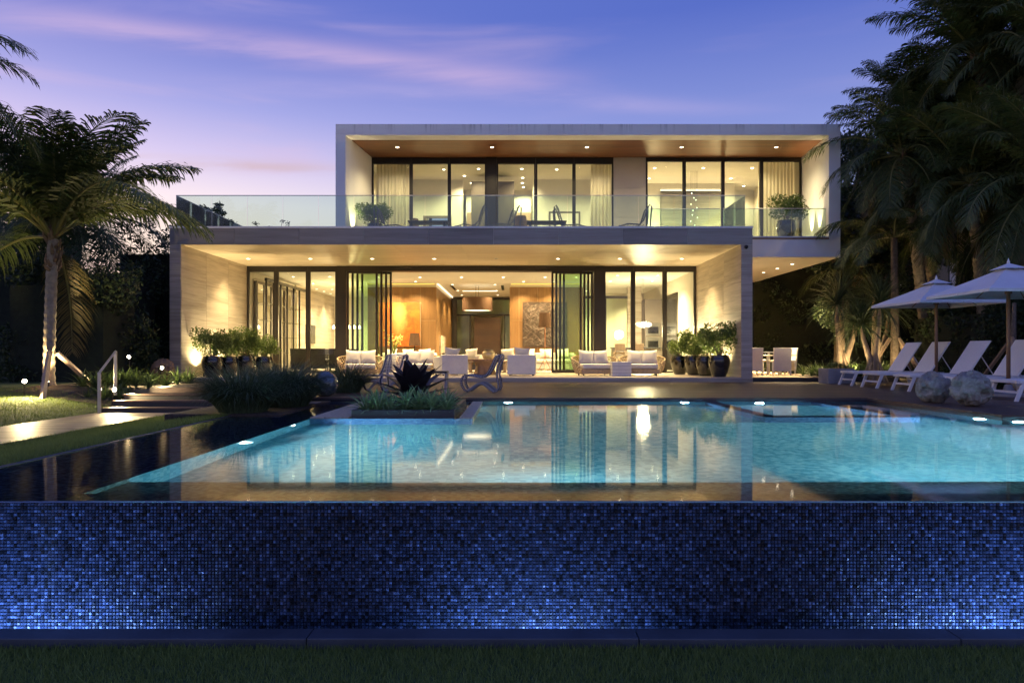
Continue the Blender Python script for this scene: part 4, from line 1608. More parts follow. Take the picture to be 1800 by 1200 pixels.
# ---------------------------------------------------------------- parasols
def make_parasol():
    root = thing('parasol', '', 'parasol', (0, 0, 0))
    mb = MB()
    mb.lathe([(.035, 0), (.033, 2.50)], 12)
    mb.build('pole', 'teak', root, smooth=True)
    mb = MB()
    mb.lathe([(.34, 0), (.34, .05), (.10, .07), (.06, .22)], 20)
    mb.build('base', 'concrete', root)
    mb = MB()
    S, n = .98, 8
    apex, ez = 2.48, 1.96
    for k in range(4):
        q = Matrix.Rotation(k * PI / 2, 3, 'Z')
        vs_, fs = [], []
        for i in range(n + 1):
            t = i / n
            r = S * t
            for j in range(9):
                u = -1 + 2 * j / 8
                edge_in = .045 * (1 - u * u) * t
                z = apex - (apex - ez) * (t ** .92) - .03 * math.sin(PI * t) * (1 - u * u)
                vs_.append(q @ Vector((u * r, -r * (1 - edge_in), z)))
        for i in range(n):
            for j in range(8):
                fs.append((i * 9 + j, i * 9 + j + 1, (i + 1) * 9 + j + 1, (i + 1) * 9 + j))
        mb.add(vs_, fs)
        # short valance
        a = [vs_[n * 9 + j] for j in range(9)]
        mb.add(a + [p - Vector((0, 0, .05)) for p in a], [(j, j + 1, 9 + j + 1, 9 + j) for j in range(8)])
    cn = mb.build('canopy', 'canvas', root)
    sol = cn.modifiers.new('solid', 'SOLIDIFY')
    sol.thickness = .004
    mb = MB()
    for k in range(4):
        a, b_ = Vector((.22, -.22, 2.41)), Vector((.22, .22, 2.41))
        q = Matrix.Rotation(k * PI / 2, 3, 'Z')
        mb.add([q @ a, q @ b_, Vector((0, 0, 2.53))], [(0, 1, 2)])
    mb.build('vent_cap', 'canvas', cn)
    mb = MB()
    mb.lathe([(.02, 0), (.028, .04), (.012, .09), (.0, .13)], 10, (0, 0, 2.50))
    mb.build('finial', 'white_metal', root)
    hub = MB()
    hub.lathe([(.06, 0), (.06, .08)], 12, (0, 0, 1.94))
    hub.build('hub', 'teak', root)
    for k in range(8):
        a = k * PI / 4
        e = S * (1.38 if k % 2 else .96)
        mb = MB()
        zr_ = lambda t: apex - (apex - ez) * t ** .92 - .035
        mb.tube([(0, 0, apex - .04), (math.cos(a) * e * .5, math.sin(a) * e * .5, zr_(.5)), (math.cos(a) * e, math.sin(a) * e, zr_(.985))], .011, 5)
        mb.tube([(math.cos(a) * .05, math.sin(a) * .05, 1.99), (math.cos(a) * e * .55, math.sin(a) * e * .55, zr_(.55))], .009, 5)
        mb.build('rib', 'teak', root)
    return root


pa = make_parasol()
place_copies(pa, [((9.78, 15.8, DZ), R(1), 'white square parasol farther from the camera, with its whole canopy in view'),
                  ((9.42, 13.0, DZ), R(-2), 'white square parasol nearer the camera, canopy cut by the frame')], 'white parasols over the loungers')

# planters by the loungers
t = thing('low_planter', 'low grey concrete planter at the end of the loungers', 'planter', (8.62, 18.35, DZ))
mb = MB()
mb.box(-.30, .42, -.30, .30, 0, .40)
mb.build('box', 'concrete', t, bevel=.01)
mb = MB()
mb.box(-.26, .38, -.26, .26, .402, .405)
mb.build('soil', 'soil', t)
for (x, y, r, lab) in ((10.55, 17.6, .26, 'small white bowl planter behind the first two loungers'), (10.75, 14.2, .36, 'wide white bowl planter behind the nearer loungers')):
    t = thing('bowl_planter', lab, 'planter', (x, y, DZ), group='white bowl planters')
    mb = MB()
    mb.lathe([(r * .6, 0), (r * .92, r * .5), (r, r * .95), (r * .94, r * .97), (r * .86, r * .80)], 24, cap1=False)
    mb.build('bowl', 'white_pot', t, smooth=True)
    mb = MB()
    mb.disc((0, 0, r * .8), r * .86, 20, (0, 0, 1))
    mb.build('soil', 'soil', t)

# ---------------------------------------------------------------- dining set on the terrace under the overhang
t = thing('dining_table', 'white dining table on the terrace under the overhang', 'table', (8.05, 22.6, FZ))
mb = MB()
mb.box(-.9, .62, -.5, .5, .70, .74)
mb.build('top', 'white_metal', t, bevel=.006)
for sx in (-.84, .56):
    for sy in (-.44, .44):
        mb = MB()
        mb.box(sx - .03, sx + .03, sy - .03, sy + .03, 0, .698)
        mb.build('leg', 'white_metal', t)


def make_dining_chair(mat='white_fabric', legm='white_metal', nm='dining_chair'):
    root = thing(nm, '', 'chair', (0, 0, 0))
    mb = MB()
    mb.box(-.26, .26, -.26, .26, .40, .47)
    mb.build('seat', mat, root, bevel=.02)
    mb = MB()
    mb.hexa([(-.27, .22, .12), (.27, .22, .12), (.27, .26, .12), (-.27, .26, .12)], [(-.29, .29, .86), (.29, .29, .86), (.29, .33, .86), (-.29, .33, .86)])
    mb.build('backrest', mat, root, bevel=.012)
    for s in (-1, 1):
        mb = MB()
        mb.box(s * .29 - .02, s * .29 + .02, -.26, .26, .60, .635)
        mb.build('armrest', mat, root, bevel=.006)
        for y in (-.24, .22):
            mb = MB()
            mb.box(s * .28 - .018, s * .28 + .018, y - .018, y + .018, 0, .60 if y < 0 else .42)
            mb.build('leg', legm, root)
    return root


dc = make_dining_chair()
place_copies(dc, [((8.45, 21.75, FZ), PI, 'white dining chair in front of the terrace table, back to the pool'),
                  ((7.55, 21.75, FZ), PI, 'white dining chair half hidden by the stone pier'),
                  ((8.98, 22.6, FZ), R(-90), 'white dining chair at the right end of the terrace table'),
                  ((8.35, 23.4, FZ), 0, 'white dining chair behind the terrace table')], 'white dining chairs under the overhang')
# dining room inside, left
t = thing('indoor_dining_table', 'dark dining table inside the room on the left', 'table', (-7.15, 26.2, FZ))
mb = MB()
mb.box(-1.1, .9, -.5, .5, .70, .75)
mb.build('top', 'dark_fabric', t, bevel=.006)
for sx in (-.9, .7):
    mb = MB()
    mb.box(sx - .06, sx + .06, -.35, .35, 0, .698)
    mb.build('leg', 'dark_fabric', t)
dk = make_dining_chair('dark_fabric', 'bronze', 'indoor_dining_chair')
place_copies(dk, [((-7.9, 25.3, FZ), PI, 'dark dining chair behind the glass, leftmost on the near side'),
                  ((-7.15, 25.25, FZ), R(176), 'dark dining chair behind the glass, middle of the near side'),
                  ((-6.45, 25.35, FZ), R(170), 'dark dining chair behind the glass, beside the bronze column'),
                  ((-7.6, 27.1, FZ), 0, 'dark dining chair beyond the indoor table, on the left'),
                  ((-6.6, 27.1, FZ), 0, 'dark dining chair beyond the indoor table, on the right')], 'dark chairs in the dining room')
t = thing('pendant_row', 'row of small glowing pendant bulbs over the indoor dining table', 'pendant lamp', (-7.1, 29.0, 2.62))
mb = MB()
mb.box(-.62, .62, -.015, .015, .16, .19)
mb.build('bar', 'bronze', t)
mb = MB()
mb.tube([(0, 0, .19), (0, 0, IC - 2.62)], .006, 5)
mb.build('cord', 'bronze', t)
for k in range(6):
    mb = MB()
    mb.lathe([(.01, .16), (.04, .10), (.05, .05), (.03, 0)], 10, (-.55 + .22 * k, 0, 0))
    mb.build('bulb', 'bulb', t, smooth=True)
point((-7.1, 28.8, 2.55), 30, WARM, .2)
t = thing('television', 'black screen on the stone wall of the dining room', 'screen', (IX0 + .10, 31.2, 2.45))
mb = MB()
mb.box(-.045, .0, -.7, .7, -.42, .42)
mb.build('screen', 'tv_black', t, bevel=.006)
mb = MB()
mb.box(-.05, -.046, -.2, .2, -.2, .2)
mb.build('bracket', 'bronze', t)

# ---------------------------------------------------------------- lamps, art and flowers in the living room
t = thing('drum_pendant', 'large brown drum pendant lamp over the living room', 'pendant lamp', (-1.58, 29.6, 3.42))
mb = MB()
mb.lathe([(.66, 0), (.66, .56)], 40, cap0=False, cap1=False)
mb.build('shade', 'lamp_shade', t, smooth=True)
mb = MB()
mb.disc((0, 0, .03), .645, 40, (0, 0, -1))
mb.build('diffuser', 'diffuser', t)
mb = MB()
for x in (-.06, .06):
    mb.tube([(x, 0, .3), (x, 0, IC - 3.42)], .008, 5)
mb.tube([(-.64, 0, .30), (.64, 0, .30)], .008, 5)
mb.build('cord', 'bronze', t)
spot((-1.58, 29.6, 3.40), 120, 150, .5, WARM, .4, name='pendant_light')
t = thing('floor_lamp', 'copper tripod floor lamp with brown drum shade by the sliding doors', 'lamp', (1.22, 26.6, FZ))
for k in range(3):
    a = k * 2 * PI / 3 + .5
    mb = MB()
    mb.tube([(math.cos(a) * .30, math.sin(a) * .30, 0), (math.cos(a) * .05, math.sin(a) * .05, .42), (0, 0, .62)], .014, 6)
    mb.build('leg', 'copper', t)
mb = MB()
mb.tube([(0, 0, .6), (0, 0, 1.75)], .018, 8)
mb.build('pole', 'copper', t)
mb = MB()
mb.lathe([(.24, 1.70), (.21, 2.25)], 28, cap0=False, cap1=False)
mb.build('shade', 'lamp_shade', t, smooth=True)
mb = MB()
mb.lathe([(.03, 1.86), (.05, 1.92), (.03, 1.98)], 10)
mb.build('bulb', 'white_pot', t)
t = thing('table_lamp', 'brown tapered table lamp in front of the orange painting', 'lamp', (-4.05, 27.9, FZ))
mb = MB()
mb.box(-.3, .3, -.25, .25, .0, .55)
mb.build('console', 'teak', t, bevel=.005)
mb = MB()
mb.lathe([(.10, .552), (.10, .57), (.03, .60), (.025, 1.02)], 14)
mb.build('stand', 'bronze', t)
mb = MB()
mb.lathe([(.24, .98), (.18, 1.50)], 28, cap0=False, cap1=False)
mb.build('shade', 'lamp_shade', t, smooth=True)
t = thing('painting', 'glowing orange abstract painting on the timber wall', 'painting', (-4.76, 28.46, 2.78))
mb = MB()
mb.box(-.86, .86, -.03, .035, -.92, .92)
mb.build('canvas', 'orange_canvas', t, bevel=.004)
mb = MB()
for q in ((-.885, -.862, -.92, .92), (.862, .885, -.92, .92)):
    mb.box(q[0], q[1], -.02, .035, q[2], q[3])
mb.build('frame', 'pale_wood', t)
t = thing('relief_panel', 'dark relief panel of scratched strands on the timber wall', 'artwork', (1.30, 28.46, 2.78))
mb = MB()
mb.box(-.93, .93, -.01, .035, -.94, .94)
mb.build('backing', 'relief_base', t)
mb = MB()
for k in range(420):
    cx, cz = random.uniform(-.85, .85), random.uniform(-.88, .88)
    a = random.choice((random.gauss(.75, .25), random.gauss(-.75, .25), random.gauss(.6, .2)))
    L = random.uniform(.12, .4)
    x0, x1 = max(-.92, cx - math.cos(a) * L / 2), min(.92, cx + math.cos(a) * L / 2)
    z0, z1 = cz - math.sin(a) * L / 2, cz + math.sin(a) * L / 2
    if abs(z0) > .93 or abs(z1) > .93:
        continue
    d = random.uniform(.012, .03)
    mb.tube([(x0, -d, z0), (x1, -d - .006, z1)], .0055, 3, caps=False)
st_ = mb.build('strand', 'relief_strand', t)
st_['kind'] = 'stuff'
t = thing('orchid', 'pale yellow orchid spray in a pot behind the sliding doors', 'flower', (-4.75, 27.0, FZ))
mb = MB()
mb.lathe([(.12, 0), (.16, .35), (.17, .60), (.13, .66)], 18)
mb.build('pot', 'white_pot', t, smooth=True)
lf, fl_ = MB(), MB()
for k in range(16):
    a = random.uniform(0, 2 * PI)
    L = random.uniform(.4, .85)
    tip = Vector((math.cos(a) * L * .55, math.sin(a) * L * .4, .66 + L))
    mid = tip * .5 + Vector((0, 0, .45))
    lf.tube([(0, 0, .62), mid, tip], [.012, .010, .003], 4, caps=False)
    for j in range(7):
        p = mid.lerp(tip, random.random()) + Vector((random.gauss(0, .05), random.gauss(0, .05), random.gauss(0, .05)))
        q = Euler((random.uniform(0, 6), random.uniform(0, 6), 0)).to_matrix()
        fl_.add([p + q @ Vector((x * .04, 0, z * .04)) for x, z in ((-1, 0), (0, -1), (1, 0), (0, 1))], [(0, 1, 2, 3)])
lf.build('stem', 'shrub_leaf', t)
fl_.build('blossom', 'orchid', t)
# kitchen on the right: island, chandelier, stools
t = thing('kitchen_island', 'dark stone kitchen island behind the right hand windows', 'counter', (4.9, 27.6, FZ))
mb = MB()
mb.box(-.9, 1.2, -.4, .4, 0, .88)
mb.build('body', 'cabinet_grey', t)
mb = MB()
mb.box(-.95, 1.25, -.45, .45, .882, .92)
mb.build('worktop', 'dark_slate', t, bevel=.004)
t = thing('chandelier', 'bright white crystal chandelier in the kitchen window', 'chandelier', (5.10, 26.9, 2.58))
mb = MB()
for k in range(90):
    a, r_ = random.uniform(0, 2 * PI), .30 * math.sqrt(random.random())
    z = .13 + random.uniform(-.13, .13) * math.sqrt(max(0, 1 - (r_ / .30) ** 2))
    p = Vector((math.cos(a) * r_ * 1.15, math.sin(a) * r_, z))
    mb.add([p + Vector(q) * .022 for q in ((1, 0, 0), (-1, 0, 0), (0, 1, 0), (0, -1, 0), (0, 0, 1.6), (0, 0, -1.6))],
           [(0, 2, 4), (2, 1, 4), (1, 3, 4), (3, 0, 4), (2, 0, 5), (1, 2, 5), (3, 1, 5), (0, 3, 5)])
cr = mb.build('crystal', 'crystal', t)
cr['kind'] = 'stuff'
mb = MB()
mb.tube([(0, 0, .26), (0, 0, IC - 2.58)], .006, 5)
mb.lathe([(.05, 0), (.05, .03)], 14, (0, 0, IC - 2.61))
mb.build('canopy', 'steel', t)
point((5.10, 26.9, 2.48), 60, WARM2, .22)
for k, (x, lab) in enumerate(((4.05, 'pale wooden bar stool nearest the bronze column'), (4.75, 'pale wooden bar stool under the chandelier'))):
    t = thing('bar_stool', lab, 'stool', (x, 26.2, FZ), group='bar stools in the kitchen')
    mb = MB()
    mb.box(-.2, .2, -.2, .2, .66, .72)
    mb.build('seat', 'pale_wood', t, bevel=.02)
    mb = MB()
    mb.box(-.2, .2, -.22, -.18, .80, 1.05)
    mb.box(-.2, -.17, -.215, -.185, .70, .80)
    mb.box(.17, .2, -.215, -.185, .70, .80)
    mb.build('backrest', 'pale_wood', t, bevel=.006)
    for sx in (-1, 1):
        for sy in (-1, 1):
            mb = MB()
            mb.tube([(sx * .22, sy * .22, 0), (sx * .17, sy * .17, .66)], .016, 6)
            mb.build('leg', 'pale_wood', t)

# ---------------------------------------------------------------- upper storey: curtains and things in the rooms
def curtain(x0, x1, y, z0, z1, label):
    mb = MB()
    n_ = int((x1 - x0) / .018)
    vs_ = []
    for i in range(n_ + 1):
        x = x0 + (x1 - x0) * i / n_
        a = .035 * math.sin(x * 2 * PI / .125 + .8 * math.sin(x * 3.1)) + .012 * math.sin(x * 31)
        vs_ += [(x, y + a, z0), (x, y + a * .8, z1)]
    mb.add(vs_, [(2 * i, 2 * i + 2, 2 * i + 3, 2 * i + 1) for i in range(n_)])
    tag(mb.build('curtain', 'sheer', smooth=True), label, 'curtain', 'sheer curtains upstairs')


curtain(-4.9, -3.62, GY + .42, UF + .01, RC - .01, 'sheer curtain in the leftmost upstairs window')
curtain(2.75, 3.48, GY + .42, UF + .01, RC - .01, 'sheer curtain beside the upstairs stone wall')
curtain(8.75, 10.04, GY + .42, UF + .01, RC - .01, 'sheer curtain in the rightmost upstairs window')
t = thing('standing_mirror', 'dark framed mirror against the bedroom wall upstairs', 'mirror', (-3.0, 26.8, UF))
mb = MB()
mb.box(-.55, -.46, -.03, .03, 0, 1.7)
mb.box(.46, .55, -.03, .03, 0, 1.7)
mb.box(-.46, .46, -.029, .029, 1.61, 1.7)
mb.box(-.46, .46, -.029, .029, 0, .09)
mb.build('frame', 'cabinet_grey', t)
mb = MB()
mb.box(-.46, .46, .0, .02, .09, 1.61)
mb.build('glass', 'mirror', t)
t = thing('framed_picture', 'pale framed picture on the wall of the second upstairs room', 'picture', (2.0, 26.86, 6.6))
mb = MB()
mb.box(-.62, -.55, -.03, .03, -.55, .55)
mb.box(.55, .62, -.03, .03, -.55, .55)
mb.box(-.55, .55, -.029, .03, .48, .55)
mb.box(-.55, .55, -.029, .03, -.55, -.48)
mb.build('frame', 'cabinet_grey', t)
mb = MB()
mb.box(-.55, .55, -.01, .02, -.48, .48)
mb.build('print', 'plaster_white', t)
for (x, y, lab) in ((-3.85, 26.0, 'grey shaded lamp on crossed legs in the first upstairs room'), (.25, 25.5, 'grey shaded lamp beside the upstairs column')):
    t = thing('bedroom_lamp', lab, 'lamp', (x, y, UF), group='grey bedroom lamps')
    mb = MB()
    mb.lathe([(.25, .92), (.22, 1.42)], 24, cap0=False, cap1=False)
    mb.build('shade', 'lamp_shade', t, smooth=True)
    mb = MB()
    mb.tube([(-.25, 0, 0), (.2, 0, .9)], .018, 5)
    mb.tube([(.25, 0, 0), (-.2, 0, .9)], .018, 5)
    mb.tube([(0, 0, .4), (0, 0, 1.1)], .014, 5)
    mb.build('stand', 'bronze', t)
t = thing('bubble_chandelier', 'hanging string of small glowing glass bulbs in the right hand upper room', 'chandelier', (6.75, 25.6, 0))
for k in range(14):
    z = 6.0 + k * .13
    a = k * 2.4
    r_ = .10 + .02 * (k % 3)
    mb = MB()
    mb.lathe([(.004, .03), (.018, .015), (.021, 0), (.014, -.016), (.004, -.021)], 10, (math.cos(a) * r_, math.sin(a) * r_, z))
    bu = mb.build('bulb', 'crystal', t, smooth=True)
    mb = MB()
    mb.tube([(math.cos(a) * r_, math.sin(a) * r_, z + .04), (math.cos(a) * r_, math.sin(a) * r_, RC)], .002, 3, caps=False)
    mb.build('cord', 'bronze', bu)
for (x, lab) in ((5.55, 'glowing bedside lamp left in the right hand upper room'), (8.2, 'glowing bedside lamp right in the right hand upper room')):
    t = thing('bedside_lamp', lab, 'lamp', (x, 27.0, UF), group='bedside lamps upstairs')
    mb = MB()
    mb.box(-.25, .25, -.2, .2, 0, .5)
    mb.build('night_table', 'pale_wood', t, bevel=.005)
    mb = MB()
    mb.lathe([(.05, .502), (.02, .52), (.02, .72)], 10)
    mb.build('stand', 'bronze', t)
    mb = MB()
    mb.lathe([(.11, .68), (.09, .92)], 18, cap0=False)
    mb.build('shade', 'shade_glow', t, smooth=True)
    point((x, 27.0, UF + 1.05), 8, WARM, .1)
t = thing('bed', 'bed with grey pillows in the right hand upper room', 'bed', (6.85, 26.3, UF))
mb = MB()
mb.box(-.95, .95, -1.0, 1.0, .1, .45)
mb.build('base', 'brown_fabric', t, bevel=.02)
mb = MB()
mb.box(-.93, .93, -.98, .98, .452, .62)
mb.build('mattress', 'white_fabric', t, bevel=.05)
mb = MB()
mb.box(-1.0, 1.0, 1.002, 1.1, .1, 1.15)
mb.build('headboard', 'brown_fabric', t, bevel=.02)
for x in (-.45, .45):
    mb = MB()
    mb.pillow((x, .75, .80), .65, .42, .2, (-.4, 0, 0))
    mb.build('pillow', 'grey_fabric', t, smooth=True)


# slender terrace chairs seen over the roof edge
def make_terrace_chair():
    root = thing('terrace_chair', '', 'chair', (0, 0, 0))
    mb = MB()
    for y in (-.27, .27):
        mb.tube([(-.45, y, .30), (-.2, y, .38), (.15, y, .36), (.28, y, .48), (.40, y, .86), (.46, y, .96), (.52, y, .90), (.50, y, .6), (.45, y, 0)], .020, 6)
        mb.tube([(-.45, y, .30), (-.5, y, .18), (-.42, y, 0)], .020, 6)
    mb.build('side_frame', 'grey_rope', root, smooth=True)
    mb = MB()
    for k in range(16):
        t_ = k / 15
        if t_ < .55:
            x, z = -.45 + .75 * t_ / .55, .33 + .04 * math.sin(t_ * 5)
        else:
            x, z = .28 + .16 * (t_ - .55) / .45, .48 + .44 * (t_ - .55) / .45
        mb.tube([(x, -.27, z), (x, .27, z)], .013, 4, caps=False)
    mb.build('cord_seat', 'grey_rope', root)
    mb = MB()
    for x in (-.42, .45):
        mb.tube([(x, -.27, .02), (x, .27, .02)], .016, 5)
    mb.build('crossbar', 'grey_rope', root)
    return root


tcr = make_terrace_chair()
place_copies(tcr, [((-3.75, 21.1, 5.12), PI, 'looped grey chair on the roof terrace below the sheer curtain'),
                   ((-1.35, 21.0, 5.12), 0, 'looped grey chair on the roof terrace left of the upper column'),
                   ((-.35, 20.9, 5.12), R(20), 'looped grey chair on the roof terrace right of the upper column'),
                   ((1.75, 21.0, 5.12), PI, 'looped grey chair on the roof terrace in front of the framed picture'),
                   ((3.65, 20.9, 5.12), 0, 'looped grey chair on the roof terrace before the upper stone wall')], 'looped chairs on the roof terrace')
for (x, y, lab) in ((-2.6, 20.9, 'low dark slatted table on the roof terrace, left of the upper column'), (1.0, 20.9, 'low dark slatted table on the roof terrace, right of the upper column')):
    t = thing('terrace_table', lab, 'table', (x, y, 5.12), group='terrace tables')
    mb = MB()
    for k in range(6):
        mb.box(-.6, .6, -.30 + .10 * k, -.21 + .10 * k, .44, .47)
    mb.build('top', 'dark_fabric', t)
    for sx in (-.5, .5):
        mb = MB()
        mb.box(sx - .03, sx + .03, -.25, .25, 0, .438)
        mb.build('leg', 'dark_fabric', t)


# ---------------------------------------------------------------- garden lamps
def garden_lamp(x, y, z, h, power, label, aim, deg=120, color=(1, .74, .36)):
    t = thing('garden_lamp', label, 'garden lamp', (x, y, z), group='garden spotlights')
    mb = MB()
    mb.tube([(0, 0, -.05), (0, 0, h)], .012, 6)
    mb.build('stake', 'bronze', t)
    d = Vector(aim).normalized()
    c = Vector((0, 0, h + .05))
    mb = MB()
    mb.tube([c - d * .06, c + d * .05], [.035, .045], 12)
    mb.build('head', 'bronze', t)
    mb = MB()
    mb.disc(c + d * .052, .040, 14, d)
    # a bulb seen also from the side: small dome
    mb.tube([c + d * .052, c + d * .072, c + d * .085], [.040, .034, .004], 12)
    mb.build('lens', 'garden_lamp', t)
    spot(Vector((x, y, z)) + c + d * .12, power, deg, .6, color, .04, d, 'garden_light')
    return t


garden_lamp(-9.95, 14.55, .78, .10, 48, 'ground spotlight at the foot of the palm trunk', (-.02, -.15, 1), 150)
garden_lamp(-9.75, 13.6, .66, .34, 30, 'ground spotlight washing the lawn below the palm', (.62, -.75, -.22), 165)
garden_lamp(-9.45, 16.8, .86, .62, 26, 'raised spotlight among the strappy plants', (.1, -.7, -.4), 160)
garden_lamp(-9.05, 17.5, .88, .28, 34, 'ground spotlight at the root ball by the house corner', (.75, -.45, .1), 160)
garden_lamp(-7.85, 13.35, .62, .22, 22, 'small spotlight beside the garden steps', (.9, -.35, -.1), 150)
garden_lamp(9.75, 19.5, .84, .12, 11, 'added spotlight in the bed under the screw pines', (-.05, .5, 1), 130)  # added uplight, no fixture known here; warms the screw pines from below
garden_lamp(10.75, 19.1, .84, .12, 9, 'added spotlight between the timber props', (.1, .6, .8), 110)  # second added uplight among the plants, for the props and trunks

# ================================================================== PLANTS
DOWN = Vector((0, 0, -1))


def frond_meshes(elev, length, seed, droop=1.5, leaflets=74, lmax=.66, mat='palm_leaf'):
    """One feather-leaf palm frond, growing along +x at the start angle ELEV, bending under its own weight."""
    rng = random.Random(seed)
    n = 22
    pts, p, a = [], Vector((0, 0, 0)), elev
    side = rng.uniform(-.25, .25)
    for i in range(n + 1):
        pts.append(p.copy())
        t = i / n
        a = elev - droop * t ** 1.25 * (.75 + .25 * math.cos(elev))
        a = max(a, R(-88))
        st_ = length / n
        p = p + Vector((math.cos(a) * math.cos(side * t), math.cos(a) * math.sin(side * t), math.sin(a))) * st_
    stalk = MB()
    stalk.tube(pts, [max(.004, .030 * (1 - (i / n)) ** .8) for i in range(n + 1)], 5, caps=False)
    lf = MB()
    for i in range(leaflets):
        t = .14 + .86 * (i / (leaflets - 1))
        f = t * n
        k = min(n - 1, int(f))
        base = pts[k].lerp(pts[k + 1], f - k)
        tan = (pts[k + 1] - pts[k]).normalized()
        sd = tan.cross(Vector((0, 0, 1)))
        sd = sd.normalized() if sd.length > .05 else Vector((0, 1, 0))
        up = sd.cross(tan)
        L = lmax * (math.sin(PI * min(1, .12 + .86 * t)) ** .55) * rng.uniform(.85, 1.1)
        for s in (-1, 1):
            if rng.random() < .04:
                continue
            fw = rng.uniform(.45, .8) + .5 * t
            d = (sd * s + tan * fw + up * rng.uniform(.10, .35)).normalized()
            g_ = rng.uniform(.35, .95)
            w = .0165 * rng.uniform(.8, 1.2)
            ws = tan * w
            q1 = base + d * L * .45 + DOWN * L * .10 * g_
            q2 = base + d * L * .78 + DOWN * L * .36 * g_
            q3 = base + d * L * .95 + DOWN * L * .68 * g_
            lf.add([base - ws * .5, base + ws * .5, q1 + ws, q1 - ws, q2 + ws * .8, q2 - ws * .8, q3],
                   [(0, 1, 2, 3), (3, 2, 4, 5), (5, 4, 6)])
    return stalk.mesh('frond_stalk', 'frond_stalk'), lf.mesh('frond_leaflets', mat)


FR = {}
for key, (e, dr, mt, cnt) in {'up': (R(76), 1.05, 'palm_leaf', 4), 'rise': (R(62), 1.30, 'palm_leaf', 5), 'mid': (R(44), 1.65, 'palm_leaf', 4), 'low': (R(12), 1.55, 'palm_leaf', 4), 'hang': (R(-22), 1.15, 'palm_leaf', 3), 'old': (R(-35), .95, 'palm_leaf_old', 2)}.items():
    FR[key] = [frond_meshes(e, 2.75, 100 + i * 7 + len(key), dr, mat=mt) for i in range(cnt)]


def palm(label, base, top, r0=.15, r1=.11, scale=1.0, counts=(4, 8, 8, 5), seed=1, old=1, bend=.4, group='coconut palms', rings=True, keys=('up', 'mid', 'low', 'hang')):
    """TOP is the crown's centre, BASE the foot of the trunk."""
    rng = random.Random(seed)
    base, top = Vector(base), Vector(top)
    root = thing('palm_tree', label, 'palm tree', base, group=group)
    rel = top - base
    mb = MB()
    k = max(16, int(rel.length / .085))
    pts, rad = [], []
    for i in range(k + 1):
        t = i / k
        p = Vector((rel.x * (t ** (1 + bend)), rel.y * (t ** (1 + bend)), rel.z * t))
        pts.append(p)
        r_ = r0 * 1.35 + (r0 - r0 * 1.35) * min(1, t / .08) if t < .08 else r0 + (r1 - r0) * t
        rad.append(r_ * (1.0 + (.07 if i % 2 else -.05)) if rings else r_)
    mb.tube(pts, rad, 12)
    mb.build('trunk', 'palm_bark', root, smooth=False)
    hk = MB()                      # husk and old leaf bases under the crown
    for i in range(26):
        a = rng.uniform(0, 2 * PI)
        h = rng.uniform(-.75, .10)
        d = Vector((math.cos(a), math.sin(a), 0))
        p0 = rel + Vector((0, 0, h)) + d * r1 * .7
        p1 = p0 + d * rng.uniform(.06, .14) + Vector((0, 0, rng.uniform(.12, .34)))
        hk.tube([p0, (p0 + p1) / 2 + d * .03, p1], [.045, .035, .008], 5)
    hk.build('husk', 'husk', root)
    ga = 0.0
    for key, cnt in zip(keys, counts):
        for i in range(cnt):
            ga += 2.399963
            az = ga + rng.uniform(-.25, .25)
            st_, lf = rng.choice(FR[key])
            sc = scale * rng.uniform(.85, 1.12) * (.85 if key == 'up' else 1)
            f = inst('frond', lf, root, rel, (rng.uniform(-.15, .15), 0, az), sc)
            inst('stalk', st_, f)
    for i in range(old):
        st_, lf = rng.choice(FR['old'])
        f = inst('frond', lf, root, rel, (0, 0, rng.uniform(0, 6.28)), scale * rng.uniform(.7, .9))
        inst('stalk', st_, f)
    return root


palm('coconut palm lit from below on the side lawn', (-10.22, 15.0, .80), (-10.12, 15.0, 4.1), .120, .105, 1.30, (15, 17, 10, 1), 5, 1, group='coconut palms', keys=('up', 'rise', 'mid', 'low'))
palm('palm at the far left edge, only frond tips in view', (-9.9, 10.2, .5), (-9.3, 10.2, 5.75), .15, .12, .80, (5, 8, 9, 5), 8)
palm('dark palm rising behind the hedge on the left, behind the lit palm', (-13.5, 20.5, .6), (-13.0, 20.5, 5.6), .16, .13, 1.15, (5, 8, 8, 5), 15)
right = [
    ('dark palm leaning over the right end of the upper storey', (13.0, 21.4, .7), (11.6, 20.4, 7.5), 1.0, (5, 10, 11, 8), 21, 2),
    ('tall palm, second from the house on the right', (13.8, 22.2, .7), (12.7, 21.6, 9.0), 1.05, (7, 11, 11, 7), 22, 2),
    ('tallest palm at the upper right', (14.3, 20.2, .7), (13.2, 19.4, 10.0), 1.2, (8, 12, 12, 8), 23, 2),
    ('palm cut off by the right edge at the top', (14.8, 18.2, .7), (13.9, 17.6, 9.5), 1.25, (8, 12, 12, 8), 24, 2),
    ('drooping palm with yellowing fronds above the farther parasol', (13.6, 19.6, .7), (12.7, 19.0, 6.3), 1.15, (4, 10, 12, 9), 25, 4),
    ('drooping palm with brown fronds above the nearer parasol', (13.8, 17.0, .7), (13.2, 16.7, 5.8), 1.2, (4, 10, 12, 9), 26, 4),
    ('low palm with fronds hanging below the overhang corner', (13.0, 25.2, .7), (12.6, 25.0, 4.7), .85, (2, 8, 9, 6), 27, 2),
    ('dark palm filling the gap between the tall palms', (14.6, 22.5, .7), (14.1, 21.0, 8.2), 1.35, (7, 12, 12, 8), 28, 2),
    ('dark palm at the right edge behind the others', (16.2, 21.5, .7), (15.4, 20.5, 8.9), 1.35, (7, 12, 12, 8), 29, 2),
]
for lab, b_, t_, sc, cn, sd, od in right:
    palm(lab, b_, t_, .17, .13, sc, (cn[0] + 3, cn[1], 4, cn[2] - 2, cn[3] - 1), sd, od, keys=('up', 'rise', 'mid', 'low', 'hang'))

